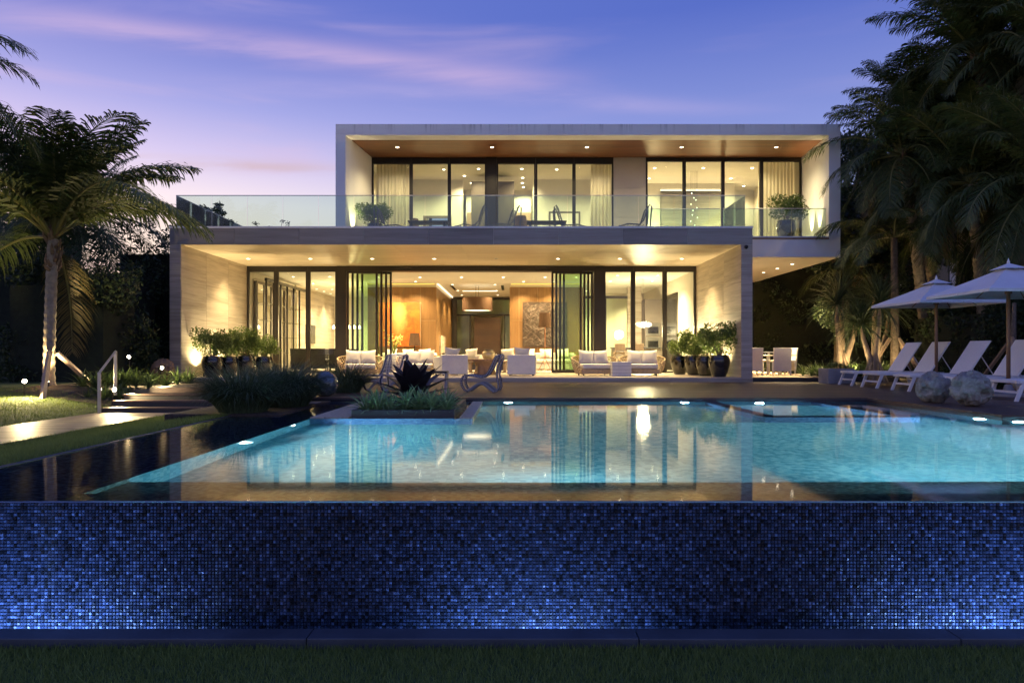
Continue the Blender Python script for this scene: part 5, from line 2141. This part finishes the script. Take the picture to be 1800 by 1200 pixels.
# timber props of the lit palm
t = thing('tree_prop', 'two pale timber props leaning against the lit palm trunk', 'tree prop', (0, 0, 0))
for a, b_ in (((-9.18, 13.25, .45), (-10.12, 14.88, 1.62)), ((-9.6, 15.6, .85), (-10.05, 15.02, 1.60))):
    mb = MB()
    mb.tube([a, b_], .055, 4)
    mb.build('prop', 'pale_wood', t)


# ---------------------------------------------------------------- leaf clouds: hedges, shrubs, far trees
def leaf_cloud(centers, radii, count, size, seed, squash=1.0, shell=.55):
    """COUNT small bent leaves spread through a set of ellipsoids, thicker towards their outside."""
    rng = np.random.default_rng(seed)
    centers = np.asarray(centers, float)
    radii = np.asarray(radii, float)
    vol = np.prod(radii, axis=1) ** (2 / 3)
    idx = rng.choice(len(centers), count, p=vol / vol.sum())
    d = rng.normal(size=(count, 3))
    d /= np.linalg.norm(d, axis=1)[:, None]
    r_ = shell + (1 - shell) * rng.random(count) ** .6
    r_ *= rng.uniform(.85, 1.08, count)
    p = centers[idx] + d * r_[:, None] * radii[idx]
    t_ = rng.normal(size=(count, 3)) + d * .7
    t_ /= np.linalg.norm(t_, axis=1)[:, None]
    s = np.cross(t_, rng.normal(size=(count, 3)))
    s /= np.linalg.norm(s, axis=1)[:, None]
    sz = size * rng.uniform(.6, 1.25, count)[:, None]
    n_ = np.cross(t_, s)
    a, b_ = p - t_ * sz * .5, p + t_ * sz * .5
    m1, m2 = p + s * sz * .27 + n_ * sz * .10, p - s * sz * .27 + n_ * sz * .10
    V = np.stack([a, m1, b_, m2], axis=1).reshape(-1, 3)
    mb = MB()
    mb.v = [tuple(q) for q in V]
    mb.f = [(4 * i, 4 * i + 1, 4 * i + 2, 4 * i + 3) for i in range(count)]
    mb.n = len(mb.v)
    return mb


def hedge(label, x0, x1, y0, y1, z0, z1, seed, count=14000, size=.11, rough=.35):
    root = thing('hedge', label, 'hedge', ((x0 + x1) / 2, (y0 + y1) / 2, z0))
    rng = random.Random(seed)
    L, D, Hh = x1 - x0, y1 - y0, z1 - z0
    cs, rs = [], []
    nb_ = int(max(10, L * D * Hh * .9 + (L + D) * Hh * .8))
    for _ in range(nb_):
        r_ = rng.uniform(.35, .75)
        cs.append((rng.uniform(-L / 2, L / 2), rng.uniform(-D / 2, D / 2), rng.uniform(.1, Hh - .3) + rng.uniform(0, rough)))
        rs.append((r_, r_, r_ * rng.uniform(.7, 1.1)))
    o = leaf_cloud(cs, rs, count, size, seed).build('foliage', 'hedge_leaf', root)
    # dense woody inside so that no light passes through
    core = MB()
    core.box(-L / 2 + .2, L / 2 - .2, -D / 2 + .2, D / 2 - .2, 0, Hh * .8)
    core.build('branches', 'hedge_core', root)
    return root


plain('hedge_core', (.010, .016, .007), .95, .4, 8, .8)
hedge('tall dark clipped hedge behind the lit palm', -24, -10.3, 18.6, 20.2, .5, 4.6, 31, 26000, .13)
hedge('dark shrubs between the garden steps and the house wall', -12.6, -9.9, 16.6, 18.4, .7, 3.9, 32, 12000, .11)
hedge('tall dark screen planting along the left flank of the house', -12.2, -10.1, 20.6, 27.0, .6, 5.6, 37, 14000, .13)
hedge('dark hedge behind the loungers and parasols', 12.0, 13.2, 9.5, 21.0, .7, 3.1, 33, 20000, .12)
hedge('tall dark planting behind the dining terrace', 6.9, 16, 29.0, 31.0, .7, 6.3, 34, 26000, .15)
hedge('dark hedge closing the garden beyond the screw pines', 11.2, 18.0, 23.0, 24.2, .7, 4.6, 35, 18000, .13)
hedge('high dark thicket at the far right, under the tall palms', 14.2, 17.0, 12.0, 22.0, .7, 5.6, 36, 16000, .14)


def broad_tree(label, base, height, cr, seed, count=5000, size=.22, mat='hedge_leaf'):
    rng = random.Random(seed)
    root = thing('tree', label, 'tree', base)
    mb = MB()
    mb.tube([(0, 0, 0), (.1, 0, height * .35), (0, .1, height * .6)], [height * .035, height * .028, height * .016], 8)
    cs, rs = [], []
    for k in range(12):
        a = rng.uniform(0, 2 * PI)
        q = Vector((math.cos(a) * cr * rng.uniform(.2, .8), math.sin(a) * cr * rng.uniform(.2, .8), height * rng.uniform(.55, .95)))
        mb.tube([(0, .05, height * .45), q * .6 + Vector((0, 0, height * .2)), q], [height * .014, height * .009, .01], 5, caps=False)
        cs.append(tuple(q))
        r_ = cr * rng.uniform(.28, .5)
        rs.append((r_, r_, r_ * .75))
    mb.build('trunk', 'bark', root)
    leaf_cloud(cs, rs, count, size, seed, shell=.25).build('crown', mat, root)
    return root


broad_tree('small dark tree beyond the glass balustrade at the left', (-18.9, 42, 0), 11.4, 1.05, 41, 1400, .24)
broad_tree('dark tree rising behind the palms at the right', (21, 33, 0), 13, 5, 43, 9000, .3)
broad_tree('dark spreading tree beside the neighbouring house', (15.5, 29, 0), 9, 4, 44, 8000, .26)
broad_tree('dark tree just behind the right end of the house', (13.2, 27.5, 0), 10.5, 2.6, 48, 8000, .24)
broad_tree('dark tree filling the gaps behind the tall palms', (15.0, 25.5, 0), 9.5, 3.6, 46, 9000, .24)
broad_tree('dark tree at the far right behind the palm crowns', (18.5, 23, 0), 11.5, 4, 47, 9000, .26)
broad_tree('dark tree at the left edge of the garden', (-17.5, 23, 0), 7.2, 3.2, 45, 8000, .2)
# neighbouring house glimpsed between the palms
nb = thing('neighbour_house', 'pale neighbouring house glimpsed between the dark palms', 'house', (18.6, 30, 0))
mb = MB()
mb.box(-4, 4, 0, 8, 0, 7.3)
mb.build('wall', 'stucco', nb)
mb = MB()
mb.hexa([(-4.5, -.5, 7.3), (4.5, -.5, 7.3), (4.5, 8.5, 7.3), (-4.5, 8.5, 7.3)], [(-2, 3, 9.2), (2, 3, 9.2), (2, 5, 9.2), (-2, 5, 9.2)])
mb.build('roof', 'roof_red', nb)
for x in (-2.5, 0, 2.5):
    for z in (1.6, 4.6):
        mb = MB()
        mb.box(x - .55, x + .55, -.02, .05, z, z + 1.5)
        wnd = mb.build('window', 'bronze', nb)
        mb = MB()
        mb.box(x - .48, x + .48, -.03, -.021, z + .07, z + 1.43)
        mb.build('pane', 'tv_black', wnd)


# ---------------------------------------------------------------- potted shrubs
def shrub_mesh(seed, count=3000, rad=(.48, .46, .36), size=.062):
    rng = random.Random(seed)
    cs, rs = [(0, 0, .28)], [tuple(q * .86 for q in rad)]
    for k in range(20):
        a, b_ = rng.uniform(0, 2 * PI), rng.uniform(-.3, 1)
        q_ = rng.uniform(.5, .82)
        cs.append((math.cos(a) * rad[0] * q_, math.sin(a) * rad[1] * q_, .28 + rad[2] * rng.uniform(.5, .95) * b_))
        r_ = rng.uniform(.10, .22)
        rs.append((r_, r_, r_))
    return leaf_cloud(cs, rs, count, size, seed, shell=.45).mesh('shrub_foliage', 'shrub_leaf')


SHR = [shrub_mesh(50 + i) for i in range(4)]


def stem_mesh(seed):
    rng = random.Random(seed)
    mb = MB()
    for k in range(9):
        a = rng.uniform(0, 2 * PI)
        r_ = rng.uniform(.1, .34)
        mb.tube([(0, 0, -.12), (math.cos(a) * r_ * .4, math.sin(a) * r_ * .4, .12), (math.cos(a) * r_, math.sin(a) * r_, rng.uniform(.25, .5))], [.014, .010, .004], 5, caps=False)
    return mb.mesh('shrub_stems', 'bark')


STM = stem_mesh(3)
mb = MB()
mb.lathe([(.155, 0), (.20, .08), (.255, .27), (.27, .40), (.262, .47), (.235, .52), (.25, .545), (.225, .545), (.20, .48)], 28, cap1=False)
POT = mb.mesh('pot_body', 'black_glaze', True)
mb = MB()
mb.disc((0, 0, .485), .205, 20, (0, 0, 1))
PSOIL = mb.mesh('pot_soil', 'soil')


def potted(loc, label, seed, scale=1.0, foliage=1.0, group='shrubs in black glazed pots'):
    rng = random.Random(seed)
    root = thing('potted_shrub', label, 'potted plant', loc, rng.uniform(0, 6), group)
    root.scale = (scale * 1.1,) * 3
    inst('pot', POT, root)
    inst('soil', PSOIL, root)
    inst('stems', STM, root, (0, 0, .56))
    inst('foliage', SHR[seed % 4], root, (0, 0, .53), (0, 0, rng.uniform(0, 6)), (foliage * rng.uniform(.9, 1.08), foliage * rng.uniform(.9, 1.08), foliage * rng.uniform(.88, 1.18)))
    return root


potted((-8.72, 19.75, FZ), 'potted shrub at the left porch wall, leftmost and nearest', 1)
potted((-8.52, 20.35, FZ), 'potted shrub at the left porch wall, second from the left', 2, .98)
potted((-8.25, 20.95, FZ), 'potted shrub at the left porch wall, third from the left', 3, 1.02, 1.08)
potted((-7.88, 21.5, FZ), 'potted shrub at the left porch wall, farthest to the right', 4, .98)
potted((6.02, 20.0, FZ), 'potted shrub at the right porch wall, rightmost and nearest', 5, 1.05, 1.05)
potted((5.86, 20.85, FZ), 'potted shrub at the right porch wall, second from the right', 6, 1.0)
potted((5.70, 21.6, FZ), 'potted shrub at the right porch wall, third from the right', 7, 1.02, 1.08)
potted((5.42, 22.3, FZ), 'potted shrub at the right porch wall, leftmost and farthest', 8, 1.0)
potted((-4.55, 22.2, UF - .13), 'potted shrub on the terrace at the left end of the upper storey', 9, 1.05, 1.0)
potted((8.95, 22.4, UF), 'potted shrub on the balcony at the right end of the upper storey', 10, 1.08, 1.02)
# small uplights that graze the walls behind the pots
def up_lamp(x, y, z, power, aim, label, deg=80):
    t = thing('wall_uplight', label, 'uplight', (x, y, z), group='small uplights behind the pots')
    mb = MB()
    mb.lathe([(.045, 0), (.05, .09), (.04, .10)], 14, cap1=False)
    mb.build('housing', 'bronze', t)
    mb = MB()
    mb.disc((0, 0, .093), .038, 14, (0, 0, 1))
    mb.build('lens', 'garden_lamp', t)
    spot((x, y, z + .12), power, deg, .7, WARM2, .03, aim, 'uplight_light')


up_lamp(-9.10, 20.1, FZ, 42, (.25, 0, 1), 'uplight behind the left group of pots, nearest', 140)
up_lamp(-9.10, 21.6, FZ, 42, (.25, 0, 1), 'uplight behind the left group of pots, farthest', 140)
up_lamp(6.2, 20.6, FZ, 46, (-.25, 0, 1), 'uplight behind the right group of pots, nearest', 140)
up_lamp(6.2, 22.2, FZ, 46, (-.25, 0, 1), 'uplight behind the right group of pots, farthest', 140)
up_lamp(-5.06, 22.1, UF - .0, 26, (-.15, 0, 1), 'uplight at the upper left wall beside the potted shrub', 60)
up_lamp(9.80, 22.3, UF + .0, 26, (.15, .0, 1), 'uplight at the upper right wall, nearer the balcony edge', 50)
up_lamp(9.86, 23.0, UF + .0, 26, (.15, .0, 1), 'uplight at the upper right wall, nearer the glass', 50)


# ---------------------------------------------------------------- strap-leaved plants
def strap(mb, base, az, elev, L, w, droop, rng, seg=6, fold=.25, twist=0.0):
    """A ribbon leaf: starts at ELEV, bends down by DROOP, tapers to a point."""
    p = Vector(base)
    c, s_ = math.cos(az), math.sin(az)
    side = Vector((-s_, c, 0))
    vs_ = []
    a = elev
    for i in range(seg + 1):
        t = i / seg
        ww = w * (1 - t ** 2.2) * (.55 + .45 * min(1, t * 4))
        tn = Vector((c * math.cos(a), s_ * math.cos(a), math.sin(a)))
        up = side.cross(tn)
        vs_ += [p - side * ww / 2 - up * ww * fold, p.copy(), p + side * ww / 2 - up * ww * fold]
        a = elev - droop * t ** 1.4
        p = p + Vector((c * math.cos(a), s_ * math.cos(a), math.sin(a))) * (L / seg)
    fs = []
    for i in range(seg):
        q = 3 * i
        fs += [(q, q + 1, q + 4, q + 3), (q + 1, q + 2, q + 5, q + 4)]
    mb.add(vs_, fs)


def rosette(count, L, w, elev, droop, seed, mat, name='rosette', seg=5, var=.3):
    rng = random.Random(seed)
    mb = MB()
    for k in range(count):
        t = k / count
        e = elev[1] + (elev[0] - elev[1]) * t + rng.uniform(-.1, .1)
        strap(mb, (rng.uniform(-.02, .02), rng.uniform(-.02, .02), .0), k * 2.4 + rng.uniform(-.2, .2), e, L * rng.uniform(1 - var, 1.1), w * rng.uniform(.8, 1.1), droop * rng.uniform(.7, 1.2), rng, seg)
    return mb.mesh(name, mat)


# pale bromeliads along the front of the pool planter: each rosette is a plant
PB = [rosette(40, .42, .036, (R(15), R(80)), 1.0, 60 + i, 'pale_bromeliad') for i in range(3)]
spots_ = []
rng = random.Random(6)
names = ['far left', 'left', 'left of the middle', 'middle', 'right of the middle', 'right', 'far right']
for i in range(7):
    spots_.append((-2.10 + .19 * i + rng.uniform(-.03, .03), 9.66 + rng.uniform(-.06, .08), 'front row, ' + names[i]))
for i in range(6):
    spots_.append((-2.02 + .21 * i + rng.uniform(-.03, .03), 10.02 + rng.uniform(-.06, .06), 'second row, number %s from the left' % ['one', 'two', 'three', 'four', 'five', 'six'][i]))
for (x, y, lab) in spots_:
    t = thing('bromeliad', 'pale green bromeliad in the pool planter, ' + lab, 'plant', (x, y, WZ + .045), rng.uniform(0, 6), 'pale bromeliads in the pool planter')
    sc = rng.uniform(.85, 1.15)
    inst('leaves', rng.choice(PB), t, scale=sc)
t = thing('giant_bromeliad', 'large dark red bromeliad at the back of the pool planter', 'plant', (-1.62, 10.95, WZ + .05))
rng = random.Random(9)
for k in range(30):
    mb = MB()
    tt = k / 30
    strap(mb, (0, 0, .02 + .16 * tt), k * 2.4, R(6) + R(66) * tt, (.86 - .24 * tt) * rng.uniform(.9, 1.1), .34 * rng.uniform(.85, 1.1), .45 - .3 * tt, rng, 8, .10)
    mb.build('leaf', 'dark_bromeliad', t, smooth=True)


# fountain grass clumps at the left of the pool
def grass_clump(loc, R_, Hh, count, seed, label):
    rng = random.Random(seed)
    t = thing('grass_clump', label, 'ornamental grass', loc, group='fountain grass clumps')
    mb = MB()
    for k in range(count):
        a = rng.uniform(0, 2 * PI)
        r_ = R_ * .42 * math.sqrt(rng.random())
        e = R(rng.uniform(48, 88))
        strap(mb, (math.cos(a) * r_, math.sin(a) * r_, 0), a + rng.uniform(-.6, .6), e, Hh * rng.uniform(.8, 1.35), .012, rng.uniform(1.1, 2.3), rng, 6, .2)
    mb.build('blades', 'clump_grass', t)
    return t


grass_clump((-3.98, 10.05, .72), .80, .74, 1900, 71, 'fountain grass clump spilling over the pool edge, nearest')
grass_clump((-3.72, 11.1, .72), .85, .80, 1900, 72, 'fountain grass clump behind the nearest one, left of the glazed sphere')
grass_clump((-4.15, 11.9, .72), .75, .74, 1500, 73, 'fountain grass clump at the foot of the landing')
grass_clump((-3.45, 14.2, DZ), .6, .70, 1000, 74, 'small fountain grass clump behind the glazed sphere')
t = thing('grass_bed', 'planting bed under the fountain grass', 'bed', (-4.0, 11.0, 0))
mb = MB()
mb.box(-.95, .70, -1.35, 1.38, .05, .735)
mb.build('soil', 'soil', t, bevel=.03)

# strappy ground cover
SC = [rosette(26, .52, .040, (R(25), R(82)), 1.1, 80 + i, 'strap_leaf') for i in range(3)]
rng = random.Random(12)


def ground_cover(n_, x0, x1, y0, y1, z, label, group, sc=(.8, 1.25), seed=1):
    rng = random.Random(seed)
    for k in range(n_):
        x, y = rng.uniform(x0, x1), rng.uniform(y0, y1)
        t = thing('strap_plant', label, 'plant', (x, y, z + rng.uniform(-.02, .03)), rng.uniform(0, 6), group)
        inst('leaves', rng.choice(SC), t, scale=rng.uniform(*sc))


t = thing('terrace_bed', 'raised planting bed at the corner of the dining terrace', 'bed', (9.7, 20.4, 0))
mb = MB()
mb.box(-1.1, 1.2, -.86, .9, .6, FZ + .012)
mb.build('soil', 'soil', t, bevel=.02)
ground_cover(40, 8.75, 11.2, 19.7, 21.3, .90, 'strappy green plant in the lamplit bed beside the dining terrace', 'strap plants beside the dining terrace', seed=2)
ground_cover(20, 11.1, 11.9, 12.5, 18.8, .78, 'strappy plant in the dark bed behind the loungers', 'strap plants behind the loungers', seed=3)
ground_cover(20, -9.75, -8.1, 15.2, 17.6, .80, 'strappy green plant in the bed beside the garden steps', 'strap plants beside the garden steps', (.8, 1.2), seed=4)
ground_cover(10, -9.0, -8.1, 13.6, 15.0, .64, 'low strappy plant between the palm props and the handrail', 'strap plants below the handrail', (.6, .9), seed=5)
grid_mesh('corner_bed', 'soil', np.linspace(-10.2, -7.4, 8), np.linspace(13.7, 19.1, 14), lambda x, y: max(side_z(x, y) + .02, .80 if y > 15 else 0))['label'] = 'planted bed beside the garden steps'
ground_cover(6, 8.38, 8.98, 18.1, 18.6, DZ + .40, 'strappy plant in the low grey planter', 'strap plants in the grey planter', (.4, .55), seed=6)
for k, (x, y, r_, lab) in enumerate(((10.55, 17.6, .26, 'leafy plant in the small white bowl'), (10.75, 14.2, .36, 'leafy plant in the wide white bowl'))):
    t = thing('bowl_plant', lab, 'plant', (x, y, DZ + r_ * .8))
    inst('leaves', SC[k], t, scale=.7)
for (x, lab) in ((-7.0, 'thin sprig on the roof terrace, rightmost'), (-7.5, 'thin sprig on the roof terrace, middle'), (-8.4, 'thin sprig on the roof terrace, leftmost')):
    t = thing('terrace_sprig', lab, 'plant', (x, 20.5, 5.12), group='sprigs on the roof terrace')
    mb = MB()
    lf = MB()
    for k in range(3):
        a, h = random.uniform(0, 6.28), random.uniform(.2, .42)
        tip = Vector((math.cos(a) * .25, math.sin(a) * .2, h))
        mb.tube([(0, 0, 0), tip * .5 + Vector((0, 0, .06)), tip], .006, 4)
        for j in range(12):
            p = tip + Vector((random.gauss(0, .05), random.gauss(0, .05), random.gauss(0, .03)))
            lf.add([p, p + Vector((.03, 0, .015)), p + Vector((.04, .02, .04)), p + Vector((.0, .01, .03))], [(0, 1, 2, 3)])
    mb.build('stem', 'bark', t)
    lf.build('leaves', 'hedge_leaf', t)
    mb = MB()
    mb.lathe([(.08, 0), (.12, .16), (.11, .16)], 14)
    mb.build('pot', 'dark_slate', t)

# screw pines: stilted trunks with heads of long strap leaves
HEADS = [rosette(90, 1.30, .050, (R(-35), R(86)), 1.0, 90 + i, 'pandanus_leaf', seg=6, var=.25) for i in range(3)]


def screw_pine(label, base, stems, seed, scale=1.0):
    rng = random.Random(seed)
    root = thing('screw_pine', label, 'tree', base, group='screw pines in the lamplit bed')
    tr_ = MB()
    for (dx_, dy_, h) in stems:
        p2 = Vector((dx_, dy_, h))
        tr_.tube([(dx_ * .15, dy_ * .15, -.1), (dx_ * .4, dy_ * .4, h * .4), (dx_ * .9, dy_ * .9, h * .75), p2], [.10, .085, .065, .05], 8)
    for k in range(9):
        a = k * .7 + rng.uniform(-.2, .2)
        tr_.tube([(math.cos(a) * .36, math.sin(a) * .36, -.1), (math.cos(a) * .08, math.sin(a) * .08, rng.uniform(.45, .8))], [.030, .022], 6)
    tr_.build('trunk', 'pale_bark', root)
    for (dx_, dy_, h) in stems:
        inst('leaf_head', rng.choice(HEADS), root, (dx_, dy_, h), (rng.uniform(-.15, .15), rng.uniform(-.15, .15), rng.uniform(0, 6)), scale * rng.uniform(.85, 1.1))
    return root


screw_pine('screw pine with forked pale trunks nearest the terrace', (9.75, 20.3, .82), [(-.15, 0, 2.2), (.35, -.1, 1.65), (.15, .3, 2.5)], 1, .85)
screw_pine('screw pine with a dense dark head in front of the props', (10.3, 19.5, .82), [(.15, 0, 2.15), (-.25, .2, 1.6)], 2, 1.05)
screw_pine('screw pine standing behind the others at the right', (11.2, 21.2, .82), [(.0, 0, 2.6), (.5, .1, 2.0)], 3, .95)
t = thing('propped_tree', 'dark slender palm trunk held by pale timber props', 'palm tree', (11.15, 20.0, .78))
mb = MB()
mb.tube([(0, 0, -.1), (.02, 0, 1.5), (.05, .1, 4.2)], [.13, .11, .09], 10)
mb.build('trunk', 'bark', t)
for a, ln in ((.4, .95), (2.3, 1.0), (3.4, 1.1), (5.4, .95), (6.0, .8)):
    mb = MB()
    mb.tube([(math.cos(a) * ln, math.sin(a) * ln, -.05), (math.cos(a) * .12, math.sin(a) * .12, 1.25)], .045, 4)
    mb.build('prop', 'pale_wood', t)
for k in range(14):
    st_, lf = FR['mid' if k % 2 else 'low'][k % 4]
    f = inst('frond', lf, t, (.05, .1, 4.2), (0, 0, k * 2.4), .85)
    inst('stalk', st_, f)
t = thing('propped_sapling', 'dark sapling held by timber props behind the middle loungers', 'tree', (11.55, 15.8, .76))
for a in (.3, 2.2, 4.1):
    mb = MB()
    mb.tube([(math.cos(a) * .8, math.sin(a) * .8, -.05), (0, 0, 1.2)], .045, 4)
    mb.build('prop', 'pale_wood', t)
mb = MB()
mb.tube([(0, 0, -.1), (.03, .02, 1.2), (.08, .06, 2.0)], [.07, .06, .04], 10)
mb.build('trunk', 'bark', t)


# ---------------------------------------------------------------- lawn blades
def blades(name, label, n_, fx, zf, h, w, seed):
    rng = np.random.default_rng(seed)
    xy = fx(rng, n_)
    z = np.array([zf(x, y) for x, y in xy])
    a = rng.uniform(0, 2 * PI, n_)
    hh = h * rng.uniform(.5, 1.2, n_)
    lean = rng.normal(0, .45, (n_, 2)) * hh[:, None]
    dx_, dy_ = np.cos(a) * w / 2, np.sin(a) * w / 2
    V = np.empty((n_, 3, 3))
    V[:, 0] = np.stack([xy[:, 0] - dx_, xy[:, 1] - dy_, z - .004], 1)
    V[:, 1] = np.stack([xy[:, 0] + dx_, xy[:, 1] + dy_, z - .004], 1)
    V[:, 2] = np.stack([xy[:, 0] + lean[:, 0], xy[:, 1] + lean[:, 1], z + hh], 1)
    me = bpy.data.meshes.new(name)
    me.vertices.add(n_ * 3)
    me.vertices.foreach_set('co', V.reshape(-1))
    me.loops.add(n_ * 3)
    me.loops.foreach_set('vertex_index', np.arange(n_ * 3, dtype=np.int32))
    me.polygons.add(n_)
    me.polygons.foreach_set('loop_start', np.arange(0, n_ * 3, 3, dtype=np.int32))
    me.update(calc_edges=True)
    me.materials.append(MAT['lawn_blade'])
    o = bpy.data.objects.new(name, me)
    COL.objects.link(o)
    return tag(o, label, 'grass', kind='stuff')


blades('grass', 'short mown grass in front of the pool wall', 90000,
       lambda r, n_: np.stack([r.uniform(-3.6, 3.6, n_), 3.65 - 1.25 * r.random(n_) ** 1.3], 1),
       lambda x, y: .012 + .010 * mnoise.noise((x * .8, y * .8, 0)), .040, .005, 1)


def side_xy(r, n_):
    d = 4.8 + 9.5 * r.random(n_) ** 1.1
    x = -6.30 + (6.30 - 4.04) * r.random(n_)
    far = r.random(n_) < .33
    x[far] = -7.80 - 4.2 * r.random(far.sum())
    d = np.where(~far, np.minimum(d, 9.6 + 3.2 * r.random(n_)), d)
    return np.stack([x, d], 1)


blades('grass', 'mown grass on the side lawn beside the timber path', 110000, side_xy, side_z, .05, .008, 2)
